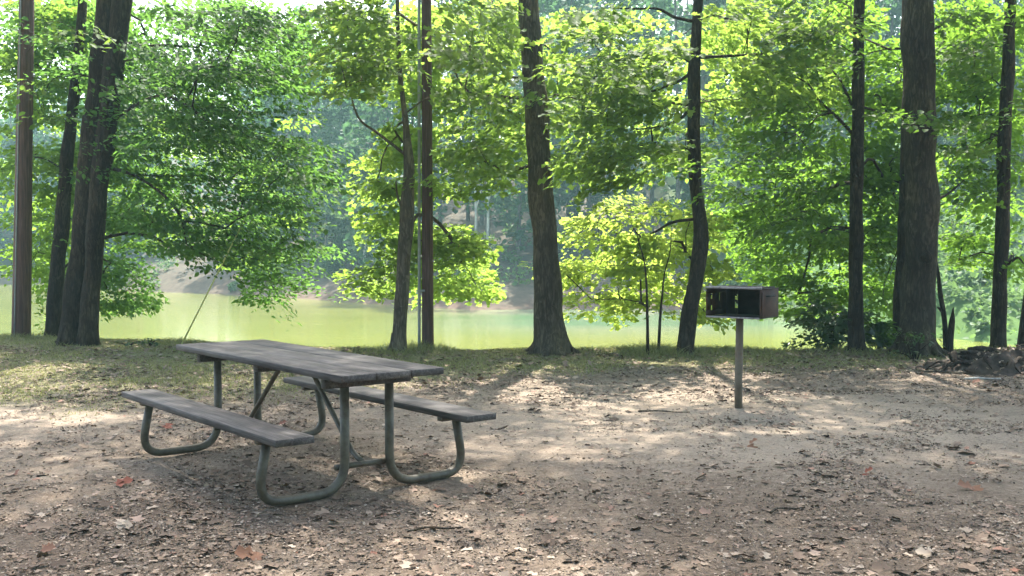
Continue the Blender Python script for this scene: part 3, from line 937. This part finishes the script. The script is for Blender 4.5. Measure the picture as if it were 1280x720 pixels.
tI = trunk_line([(1121, 440, 14), (1124, 380, 13), (1128, 300, 12), (1131, 200, 11), (1134, 100, 10), (1138, 0, 9)], 16.0, 11)
make_tree('broadleaf_tree', 'narrow dark tree half hidden behind the thickest trunk, on its left', 'tree', [tI], [],
          T([(1085, 180), (1135, 200), (1130, 390), (1090, 390)], 26, 15.6, 18, 19), M['bark_dark'], M['leaf_right'], .092, 95, .54, ((6.5, 16, 9.5), (2, 2, 1.5)), 10, group=GRP, seed=9, flare=.15)
tJ = trunk_line([(1248, 440, 19), (1249, 390, 18), (1252, 300, 17), (1255, 200, 16), (1259, 100, 15), (1263, 0, 13)], 15.9, 14)
tg = T([(1175, 30), (1280, 0), (1285, 240), (1235, 320), (1185, 290), (1170, 180)], 92, 14.2, 18.5, 20)
tg += T([(1255, 315), (1275, 320), (1270, 350), (1258, 345)], 3, 15.7, 15.9, 21)
tg += T([(1190, 290), (1225, 290), (1222, 345), (1195, 350)], 9, 16.5, 18, 22)
make_tree('broadleaf_tree', 'slim straight dark tree behind the uprooted stump', 'tree', [tJ], [limb(15.9, (1260, 330, -.1), (1272, 322, -.2), (1280, 330, -.2))],
          tg, M['bark_dark'], M['leaf_right'], .092, 95, .54, ((8.6, 14.5, 10), (2.8, 4.6, 3.6)), 170, group=GRP, seed=10, flare=.2)
tK = trunk_line([(1277, 445, 15), (1281, 410, 13), (1287, 360, 13), (1296, 250, 12), (1305, 100, 11)], 14.6, 9)
make_tree('broadleaf_tree', 'leaning dark trunk at the edge beside the uprooted stump', 'tree', [tK], [], T([(1290, 0), (1400, 0), (1380, 150), (1300, 150)], 20, 13.5, 16, 23),
          M['bark_dark'], M['leaf_right'], .092, 95, .54, ((10.8, 14, 10), (3.2, 4.6, 3.6)), 150, group=GRP, seed=12, flare=.2)
# saplings with a pale yellow-green crown
for (pts, lab, seed, dd, poly, n) in (
        ([(810, 440, 4.2), (809, 390, 3.6), (808, 355, 2.6), (805, 325, 2), (798, 300, 1.5)], 'left one of two thin saplings with yellow green leaves', 31, 14.7, [(688, 290), (730, 245), (800, 235), (825, 300), (815, 385), (760, 405), (715, 392), (690, 355)], 52),
        ([(823, 440, 4), (825, 400, 3.5), (828, 368, 2.4), (831, 340, 1.8), (838, 312, 1.4)], 'right one of two thin saplings with yellow green leaves', 32, 15.1, [(795, 245), (865, 240), (910, 320), (905, 400), (840, 392), (800, 350)], 42)):
    tS = trunk_line(pts, dd, 1.9)
    make_tree('sapling', lab, 'sapling', [tS], [], T(poly, n, dd - .1, dd + 2.2, seed), M['bark_dark'], M['leaf_sapling'], .08, 80, .45, None, 0, min_z=.55, group='saplings on the bank', seed=seed,
              flare=.1, lobed=True, sides=8, up=.04)

# ------------------------------------------------------------------ shrubs, snags, stump
def shrub(name, label, cat, px, py, d, w_, h_, n, leafm, seed, ls=.09, nl=40):
    rng = np.random.default_rng(seed); b0 = at(px, py, d); b0[2] = float(terrain(b0[0], d))
    root = thing(name, label, cat, b0); sm = MB(); lm_ = MB()
    for k in range(n):
        a = rng.uniform(0, 6.28); r = rng.uniform(.1, 1) ** .6
        tip = np.array([math.cos(a) * r * w_, math.sin(a) * r * w_ * .8, h_ * rng.uniform(.25, 1) * (1.1 - .45 * r)])
        P = spline([np.array([tip[0] * .08, tip[1] * .08, -.03]), tip * np.array([.4, .4, .62]), tip], 4)
        sm.tube(P, np.linspace(.011, .004, len(P)), 5, rng=rng)
        spray(lm_, tip, unit(tip * np.array([1, 1, .4])), nl, w_ * .38, ls, flat=.6, tilt=.6, rng=rng)
    sm.build('stems', M['bark_dark'], root, smooth=True); lm_.build('foliage', leafm, root)
    return root


shrub('shrub', 'low bluish green leafy shrub at the foot of the straight thin tree', 'shrub', 1042, 440, 15.9, .62, .85, 34, M['leaf_shrub'], 41)
shrub('shrub', 'small leafy seedling shrub between the thin tree and the thickest trunk', 'shrub', 1098, 441, 15.8, .34, .5, 14, M['leaf_right'], 42)
shrub('weed', 'wispy pale weed in front of the thickest trunk', 'weed', 1143, 446, 14.2, .33, .50, 14, M['leaf_shrub'], 43, .06, 9)
for k, (px, py, w_, h_, lab) in enumerate(((160, 428, .22, .20, 'small grass tuft weed on the bank right of the double trunked tree'), (187, 430, .18, .24, 'bent sprig of weed on the bank beside the foot of the guy wire'))):
    shrub('weed', lab, 'weed', px, py, 16.2, w_, h_, 7, M['leaf_shrub'], 50 + k, .05, 6)

sA = trunk_line([(1183, 440, 6.5), (1181, 405, 6), (1176, 370, 6.5), (1173, 345, 5), (1168, 318, 4)], 15.2, 1.0)
P, R = sA
b0 = np.array([P[0][0], P[0][1], float(terrain(P[0][0], P[0][1]))])
o = thing('dead_trunk', 'thin bent dead stem right of the thickest trunk', 'dead tree', b0, 'dead stems on the bank'); g = MB(); g.tube(P - b0, R, 10, .1); g.build('trunk', M['bark_dark'], o, smooth=True)
kn = at(1177, 388, 15.2) - b0; g = MB(); g.tube([kn, kn + np.array([-.07, -.03, .05])], [.03, .012], 8); g.build('branch_stub', M['bark_dark'], o, smooth=True)
sB = trunk_line([(1188, 440, 8.5), (1188, 420, 8), (1190, 402, 6.5), (1191, 392, 3.5), (1192, 384, 1.2)], 15.1, .5)
P, R = sB; b0 = np.array([P[0][0], P[0][1], float(terrain(P[0][0], P[0][1]))])
o = thing('dead_trunk', 'short snapped off dead stem with a splintered point', 'dead tree', b0, 'dead stems on the bank'); g = MB(); g.tube(P - b0, R, 10, .14); g.build('trunk', M['bark_dark'], o, smooth=True)

# uprooted stump with its mound of soil
b0 = at(1232, 462, 12.6); b0[2] = float(terrain(b0[0], b0[1]))
st = thing('uprooted_stump', 'dark uprooted stump and roots heaped at the edge of the clearing', 'stump', b0)
rng = np.random.default_rng(77)
g = MB(); n_ = 120; th = np.linspace(0, 2 * np.pi, n_, endpoint=False); rows = []
for r in np.linspace(0, 1, 34):
    wob = 1 + .22 * np.sin(th * 3 + 1) + .12 * np.sin(th * 7 + 2) + .06 * np.sin(th * 13)
    x = np.cos(th) * r * 1.0 * wob + .25; y = np.sin(th) * r * .5 * wob
    e = np.maximum(0, 1 - r ** 1.5)
    z = .21 * e * (1 + .9 * vnoise(x * 2.6 + 9, y * 2.6, 31)) + .085 * e ** .5 * vnoise(x * 7, y * 7, 32) + .04 * e ** .3 * vnoise(x * 19, y * 19, 33) + .02 * vnoise(x * 45, y * 45, 34) * e ** .3 - .02 * r
    rows.append(np.stack([x, y, z], -1))
V = np.concatenate(rows); MND = V
ii = np.arange(33)[:, None]; jj = np.arange(n_)[None]; kk = (jj + 1) % n_
g.add(V, np.stack([ii * n_ + jj, (ii + 1) * n_ + jj, (ii + 1) * n_ + kk, ii * n_ + kk], -1).reshape(-1, 4))
g.build('soil_mound', M['soil'], st)
g = MB()
for k in range(7):
    yy = rng.uniform(-.12, .12); zz_ = rng.uniform(.10, .24); x0 = rng.uniform(-.38, -.1)
    P = spline([(x0, yy, zz_ + .02), (x0 + .25, yy * .8 + rng.normal(0, .03), zz_ + rng.normal(0, .025)), (.45, yy * .6, .13 + rng.normal(0, .02)), (.9, yy * .6, .16 + rng.normal(0, .02)), (1.35, yy * .5, .24)], 6)
    g.tube(P, np.interp(np.linspace(0, 1, len(P)), [0, .15, .5, 1], [.015, .05, .06, .06]) * rng.uniform(.7, 1.2), 10, .28, (3, 4), rng=rng)
g.build('trunk', M['bark_dark'], st, smooth=True)
for k in range(38):
    a = rng.uniform(.2, 5.6); l = rng.uniform(.2, .65); s = np.array([rng.uniform(-.5, 1.0), rng.uniform(-.4, 0.05), rng.uniform(.03, .22)])
    e = s + np.array([math.cos(a) * l, -abs(math.sin(a)) * l * .5, rng.uniform(-.2, .10)]); e[2] = max(e[2], .015)
    P = spline([s, (s + e) / 2 + rng.normal(0, .05, 3), e], 5)
    g = MB(); g.tube(P, np.linspace(rng.uniform(.012, .04), .006, len(P)), 8, .2, rng=rng); g.build('root', M['bark_dark' if k % 3 else 'bark_mid'], st, smooth=True)

g = MB(); sel = MND[rng.integers(0, len(MND), 420)] + b0 + np.array([0, 0, .012])
leaves(g, sel + rng.normal(0, .03, sel.shape) * np.array([1, 1, .2]), unit(np.array([0, -.3, 1.])[None] + rng.normal(0, .5, sel.shape)), rng.normal(0, 1, sel.shape), rng.uniform(.025, .07, len(sel)), True)
MOUND_LEAVES = g
# sticks lying about
for k, (px, py, ln, a, lab) in enumerate(((1228, 474, .42, .08, 'pale stick lying on the litter below the uprooted stump'), (1178, 466, .5, -.3, 'dark stick among the roots left of the stump mound'),
                                          (545, 662, .28, .25, 'thin twig lying right of the table on the foreground litter'), (830, 516, .45, -.15, 'dark twig lying on the sand left of the grill post'),
                                          (985, 642, .22, .5, 'short thin twig lying on litter in the right foreground'))):
    p = at_ground(px, py); z = float(terrain(p[0], p[1]))
    P = spline([np.array([-ln / 2, -ln * a / 2, .012]), np.array([-.05, .02, .018]), np.array([ln * .2, ln * a * .3, .012]), np.array([ln / 2, ln * a / 2, .014])], 5)
    g = MB(); g.tube(P, np.linspace(.012, .006, len(P)) * (1.3 if k < 2 else .7), 7, .12, rng=rng)
    o = g.build('fallen_stick', M['bark_pale'] if k == 0 else M['bark_mid'], None, smooth=True); o.location = (p[0], p[1], z); tag(o, lab, 'stick', group='fallen sticks')

# ------------------------------------------------------------------ leaf litter and grass
def litter_mat(name, stops, rough=.8):
    m, t, b = newmat(name); gg = N(t, 'ShaderNodeNewGeometry')
    col = ramp(t, gg.outputs['Random Per Island'], stops)
    for l in list(t.links): pass
    t.nodes[-1].color_ramp.interpolation = 'LINEAR'
    t.links.new(col, b.inputs['Base Color']); b.inputs['Roughness'].default_value = rough
    return m


M['litter'] = litter_mat('fallen_leaf', [(0, (.070, .043, .027)), (.25, (.125, .079, .050)), (.55, (.18, .118, .077)), (.8, (.25, .18, .125)), (.93, (.37, .29, .215)), (1, (.20, .075, .042))])
M['crumb'] = litter_mat('leaf_crumb', [(0, (.06, .042, .029)), (.35, (.12, .083, .057)), (.7, (.21, .15, .106)), (1, (.36, .285, .215))])
M['grass'] = leaf_mat('grass_blade', (.165, .19, .062), (.34, .30, .15), (.36, .38, .12), .35, .55, .3)
M['red_leaf'] = litter_mat('red_leaf', [(0, (.17, .042, .022)), (1, (.23, .065, .032))])
M['rust_leaf'] = litter_mat('rusty_brown_leaf', [(0, (.15, .065, .034)), (1, (.21, .095, .048))])
M['tan_leaf'] = litter_mat('tan_leaf', [(0, (.32, .25, .185)), (1, (.38, .30, .225))])


def scatter(n, rng, dens, x=(-12.5, 12.5), y=(3.6, 16)):
    P = []
    while sum(len(q) for q in P) < n:
        # more per area near the camera is not needed: uniform over the ground
        a = np.stack([rng.uniform(*x, 40000), rng.uniform(*y, 40000)], -1)
        a = a[np.abs(a[:, 0]) < a[:, 1] * .68 + 1.0]
        a = a[rng.uniform(0, 1, len(a)) < dens(a[:, 0], a[:, 1])]
        P.append(a)
    return np.concatenate(P)[:n]


def dens_litter(x, y):
    d = .42 - .55 * bare(x, y) + .55 * sstep(.05, .5, vnoise(x * 1.4, y * 1.4, 41)) + .3 * sstep(.2, .6, vnoise(x * 3.6, y * 3.6, 44)) + .3 * sstep(6.5, 5, y) - .28 * sstep(-.1, .5, vnoise(x * .8 + 4, y * .8, 42))
    d += .45 * sstep(3.5, 5.5, x) * sstep(11, 12.5, y) + .10 * sstep(11, 13, y) * (x < 2)
    return np.clip(d, .05, 1) * (1 - .92 * np.exp(-(((x - GP[0] - .05) / .65) ** 2 + ((y - GP[1] + .2) / .5) ** 2)))


def curled(mb, P, size, rng, lift=.012, tilt=.35, lob=True):
    n = len(P); z = terrain(P[:, 0], P[:, 1]) + lift * rng.uniform(.3, 1.2, n)
    nr = unit(np.array([0, 0, 1.])[None] + rng.normal(0, tilt, (n, 3)))
    a = rng.uniform(0, 6.28, n); dv = np.stack([np.cos(a), np.sin(a), rng.normal(0, .2, n)], -1)
    leaves(mb, np.c_[P, z], nr, dv, size, lob)


rng = np.random.default_rng(5)
g = MOUND_LEAVES; P = scatter(44000, rng, dens_litter); curled(g, P, np.clip(rng.lognormal(-3.42, .42, len(P)), .012, .095) * (1 + .25 * (rng.uniform(0, 1, len(P)) > .93)), rng, .007, .24)
tag(g.build('leaf_litter', M['litter']), 'brown and tan dead leaves strewn over the dirt', 'leaf litter', 'stuff')
g = MB(); P = scatter(165000, rng, lambda x, y: dens_litter(x, y) * np.clip(6.5 / y, .3, 1), y=(3.6, 13)); curled(g, P, rng.uniform(.008, .024, len(P)), rng, .004, .35, False)
tag(g.build('leaf_crumbs', M['crumb']), 'crumbled bits of bark and leaf over the sandy soil', 'leaf crumbs', 'stuff')


BASES = [(o.location.x, o.location.y) for o in bpy.data.objects if o.name.split('.')[0] in ('broadleaf_tree', 'utility_pole', 'sapling')]


def grass_d(x, y):
    ge = grass_edge(x) + .55 * vnoise(x * 1.3, y * 1.3, 9)
    d = sstep(ge - .7, ge + 1.4, y) * (.45 + .55 * sstep(-.35, .45, vnoise(x * 2.1, y * 2.1, 51)))
    for (tx_, ty_) in BASES: d = np.maximum(d, .9 * np.exp(-(((x - tx_) ** 2 + (y - ty_ + .15) ** 2) / .28)))
    return d * (1 - .6 * sstep(5.0, 6.5, x))


g = MB(); P = scatter(105000, rng, grass_d, x=(-13, 13), y=(8, 18))
n = len(P); z = terrain(P[:, 0], P[:, 1]) - .004; h = rng.uniform(.016, .046, n) * (.8 + .5 * vnoise(P[:, 0] * 1.7, P[:, 1] * 1.7, 52))
h *= 1 + .8 * sstep(-.9, .3, P[:, 1] - crest(P[:, 0]))
for (tx_, ty_) in BASES: h *= 1 + 1.2 * np.exp(-((P[:, 0] - tx_) ** 2 + (P[:, 1] - ty_) ** 2) / .2)
a = rng.uniform(0, 6.28, n); wv = np.stack([np.cos(a), np.sin(a), np.zeros(n)], -1) * (.0045 * rng.uniform(.7, 1.5, n))[:, None]
ln = np.stack([rng.normal(0, .6, n), rng.normal(0, .6, n), np.ones(n)], -1) * h[:, None]
B = np.c_[P, z]
V = np.stack([B - wv, B + wv, B + ln * .6 + wv * .6, B + ln * np.array([1.35, 1.35, 1.0]) , B + ln * .6 - wv * .6], 1)
o_ = np.arange(n)[:, None] * 5
base_ = g.n; g.v.append(V.reshape(-1, 3)); g.n += n * 5
g.f.append(o_ + np.array([[0, 1, 2, 4]]) + base_); g.f.append(o_ + np.array([[4, 2, 3]]) + base_)
tag(g.build('grass', M['grass']), 'thin dry olive grass along the top of the bank', 'grass', 'stuff')

# a few big fallen leaves one can pick out
for (px, py, s, mt, lab) in ((209, 539, .085, 'red_leaf', 'orange red leaf lying upright beneath the far end of the left bench'),
                             (1216, 612, .10, 'rust_leaf', 'big curled rusty leaf on the sunlit dirt at the right'),
                             (318, 696, .10, 'rust_leaf', 'rusty orange leaf lying in front of the near table leg'),
                             (145, 609, .10, 'red_leaf', 'red leaf on the dirt left of the table'),
                             (50, 692, .085, 'rust_leaf', 'rusty curled leaf in the near left corner of the ground'),
                             (1079, 596, .07, 'red_leaf', 'small dark red leaf standing on the pale dirt below the grill'),
                             (935, 559, .085, 'rust_leaf', 'brown leaf lying just in front of the grill post'),
                             (1165, 698, .075, 'tan_leaf', 'pale tan leaf lying in the right foreground'),
                             (145, 663, .085, 'tan_leaf', 'pale flat leaf on the dirt in the left foreground'),
                             (425, 544, .07, 'tan_leaf', 'pale leaf lying between the two benches under the table')):
    p = at_ground(px, py); g = MB()
    leaves(g, np.array([[0, 0, .012]]), unit(np.array([[rng.normal(0, .3), -.45, .8]])), np.array([[math.cos(px), math.sin(px), .25]]), np.array([s]), True)
    leaves(g, np.array([[.012, .01, .02]]), unit(np.array([[rng.normal(0, .5), -.2, .8]])), np.array([[math.cos(px + 1.2), math.sin(px + 1.2), .5]]), np.array([s * .8]), True)
    o = g.build('fallen_leaf', M[mt]); o.location = (p[0], p[1], float(terrain(p[0], p[1]))); tag(o, lab, 'fallen leaf', group='larger fallen leaves')

# ------------------------------------------------------------------ far shore
def far_tree(mbl, mbt, h, wd, rng, n, ls, conic=False, trunk_r=.16, low=.2):
    """crown of several uneven leaf clumps on a trunk, standing at the origin"""
    mbt.tube(spline([(0, 0, -.5), (rng.normal(0, .1), 0, h * .35), (rng.normal(0, .3), rng.normal(0, .2), h * .9)], 4), np.linspace(trunk_r, .04, 9), 7, rng=rng, cap=False)
    k = int(9 + h * .8)
    for i in range(k):
        f = (i + rng.uniform(0, 1)) / k; z = h * (low + (.98 - low) * f)
        wr = wd * ((1 - f) ** .8 + .08 if conic else math.sin(math.pi * min(1, .18 + .80 * f)) ** .7)
        a = rng.uniform(0, 6.28); r = wr * rng.uniform(.25, .85)
        c = np.array([math.cos(a) * r, math.sin(a) * r, z]); cr = rng.uniform(.28, .5) * wd * (.55 + .45 * wr / wd)
        q = unit(rng.normal(0, 1, (n // k, 3))) * (rng.uniform(.25, 1, (n // k, 1)) ** .5) * np.array([cr, cr, cr * .62]) + c
        nr = unit(rng.normal(0, .6, q.shape) + np.array([0, 0, .8])); dv = rng.normal(0, 1, q.shape) - np.array([0, 0, .5])
        leaves(mbl, q, nr, dv, ls * rng.uniform(.6, 1.3, len(q)))
        mbt.tube([(0, 0, z - .25 * r), c], [.05, .015], 4, rng=rng, cap=False)


rng = np.random.default_rng(91)
FG = 'trees on the far shore'
FAR = [  # px centre, depth, height, half width, light?, conic?, label
    (392, 78, 9.5, 2.2, 1, 0, 'pale blue green far shore tree at the edge of the leftmost bough'),
    (425, 72, 12.5, 2.7, 0, 1, 'tall hazy far shore tree seen through the gap left of the forked tree'),
    (462, 70, 8.5, 2.4, 1, 0, 'rounded lighter far shore tree just left of the forked trunk'),
    (410, 66, 4.2, 1.8, 1, 0, 'low bushy tree on the far bank at the left of the gap'),
    (585, 74, 12.5, 2.6, 0, 0, 'far shore tree between the slim pole and the flared trunk'),
    (648, 64, 8.0, 2.0, 1, 0, 'lighter far shore tree showing left of the flared trunk'),
    (720, 70, 12.0, 2.6, 0, 0, 'blue green far shore tree just right of the flared trunk'),
    (762, 72, 13, 2.6, 1, 0, 'far shore tree between the flared trunk and the saplings'),
    (1195, 62, 12.5, 2.6, 0, 0, 'hazy blue far tree between the thickest trunk and the slim one'),
    (1222, 56, 4.5, 2.0, 1, 0, 'low pale bushy tree on the sunny far slope'),
    (1275, 66, 11, 2.6, 0, 0, 'far tree on the slope right of the slim straight trunk'),
    (940, 66, 12, 2.8, 0, 0, 'dim far tree above the rusty grill'),
]
for (px, d, h, wd, lt, cn, lab) in FAR:
    x = (px - 640) / F * d; z = float(terrain(x, d))
    o = thing('far_tree', lab, 'tree', (x, d, z), FG); a, b_ = MB(), MB()
    far_tree(a, b_, h, wd, rng, 3600, .26, cn, low=.12)
    b_.build('trunk', M['bark_far'], o, smooth=True); a.build('crown', M['leaf_far_light' if lt else 'leaf_far'], o)
for (px, d, h, lab) in ((609, 60, 5.2, 'tall pale bare trunk on the dark far bank'), (594, 61, 4.6, 'shorter pale bare trunk left of the taller pale one'), (345 + 110, 66, 4, 'thin pale trunk on the far bank left of the forked tree')):
    x = (px - 640) / F * d; g = MB(); g.tube(spline([(0, 0, -.3), (.05, 0, h * .5), (-.04, 0, h)], 5), np.linspace(.10, .05, 11), 8)
    g.tube(spline([(.03, 0, h * .6), (.3, 0, h * .8), (.45, 0, h * .95)], 3), np.linspace(.04, .015, 7), 6)
    o = g.build('bare_trunk', M['bark_pale'], None, smooth=True); o.location = (x, d, float(terrain(x, d))); tag(o, lab, 'dead tree', group='pale trunks on the far shore')

# the wood that closes the view: one mass
wl, wt = MB(), MB()
for k in range(240):
    px = rng.uniform(-260, 1540); d = rng.uniform(58, 112); x = (px - 640) / F * d
    s = float(shore(np.array([x]))[0])
    if d < s + 6: d = s + rng.uniform(5, 26); x = (px - 640) / F * d
    h = rng.uniform(16, 22) if px > 520 else (rng.uniform(12, 17) if px > 365 else rng.uniform(9, 15))
    a, b_ = MB(), MB(); far_tree(a, b_, h, rng.uniform(2.2, 3.6), rng, 1300, .42, low=.08)
    off = np.array([x, d, float(terrain(x, d))])
    for src, dst in ((a, wl), (b_, wt)):
        bs = dst.n
        for v in src.v: dst.v.append(v + off); dst.n += len(v)
        for f in src.f: dst.f.append(f + bs)
wo = wl.build('woods', M['leaf_far']); tag(wo, 'hazy mass of woodland on the far hillside', 'woods', 'stuff')
wt.build('trunks', M['bark_far'], wo, smooth=True)
bw_, bt_ = MB(), MB()  # unseen trees added behind the camera to cut the low sky fill
for k in range(26):
    x = -26 + k * 2.1 + rng.normal(0, .6); y = rng.uniform(-15, -7); a, b_ = MB(), MB()
    far_tree(a, b_, rng.uniform(13, 18), rng.uniform(2.6, 3.6), rng, 1500, .42, low=.07)
    for src, dst in ((a, bw_), (b_, bt_)):
        bs = dst.n
        for v in src.v: dst.v.append(v + np.array([x, y, 0])); dst.n += len(v)
        for f in src.f: dst.f.append(f + bs)
wb = bw_.build('woods', M['leaf_right']); tag(wb, 'unseen woodland added behind the viewer to block low sky light', 'woods', 'stuff')
bt_.build('trunks', M['bark_mid'], wb, smooth=True)
# brush along the far waterline and the meadow
bl = MB()
for k in range(260):
    px = rng.uniform(-200, 1500); x = (px - 640) / F * 55; s = float(shore(np.array([x]))[0]); d = s + rng.uniform(3, 16); x = (px - 640) / F * d
    if rng.uniform() < .45 and x < 8: continue
    c = np.array([x, d, float(terrain(x, d)) + .3]); cr = rng.uniform(.4, 1.1)
    q = unit(rng.normal(0, 1, (70, 3))) * (rng.uniform(.2, 1, (70, 1)) ** .5) * np.array([cr, cr, cr * .7]) + c
    leaves(bl, q, unit(rng.normal(0, .6, q.shape) + np.array([0, 0, .8])), rng.normal(0, 1, q.shape), .26 * rng.uniform(.6, 1.3, 70))
for k in range(420):
    d = rng.uniform(33, 62); x = rng.uniform(10.5, 34); s = float(shore(np.array([x]))[0])
    if d < s + 1: continue
    c = np.array([x, d, float(terrain(x, d)) + .12]); cr = rng.uniform(.25, .9) * (1.5 if vnoise(x * .3, d * .3, 61) > .1 else .7)
    q = unit(rng.normal(0, 1, (60, 3))) * (rng.uniform(.2, 1, (60, 1)) ** .5) * np.array([cr, cr, cr * .5]) + c
    leaves(bl, q, unit(rng.normal(0, .6, q.shape) + np.array([0, 0, .8])), rng.normal(0, .5, q.shape) + np.array([0, 0, .8]), .22 * rng.uniform(.6, 1.4, 60))
tag(bl.build('far_brush', M['leaf_far_light']), 'low brush scattered along the far bank', 'brush', 'stuff')

# ------------------------------------------------------------------ haze
HZ = MB(); z0, z1 = -4.0, 42.0
V = [(x, y, z) for z in (z0, z1) for y in (-130, 430) for x in (-270, 270)]
HZ.add(V, [(0, 2, 3, 1), (4, 5, 7, 6), (0, 1, 5, 4), (2, 6, 7, 3), (0, 4, 6, 2), (1, 3, 7, 5)])
m = bpy.data.materials.new('haze'); m.use_nodes = True; t = m.node_tree
t.nodes.remove(t.nodes['Principled BSDF'])
pv = N(t, 'ShaderNodeVolumePrincipled'); pv.inputs['Color'].default_value = (.54, .92, .93, 1); pv.inputs['Density'].default_value = .0012
pv.inputs['Anisotropy'].default_value = .12
t.links.new(pv.outputs[0], t.nodes['Material Output'].inputs['Volume'])
try: m.cycles.homogeneous_volume = True
except Exception: pass
ho = HZ.build('haze', m); tag(ho, kind='stuff')
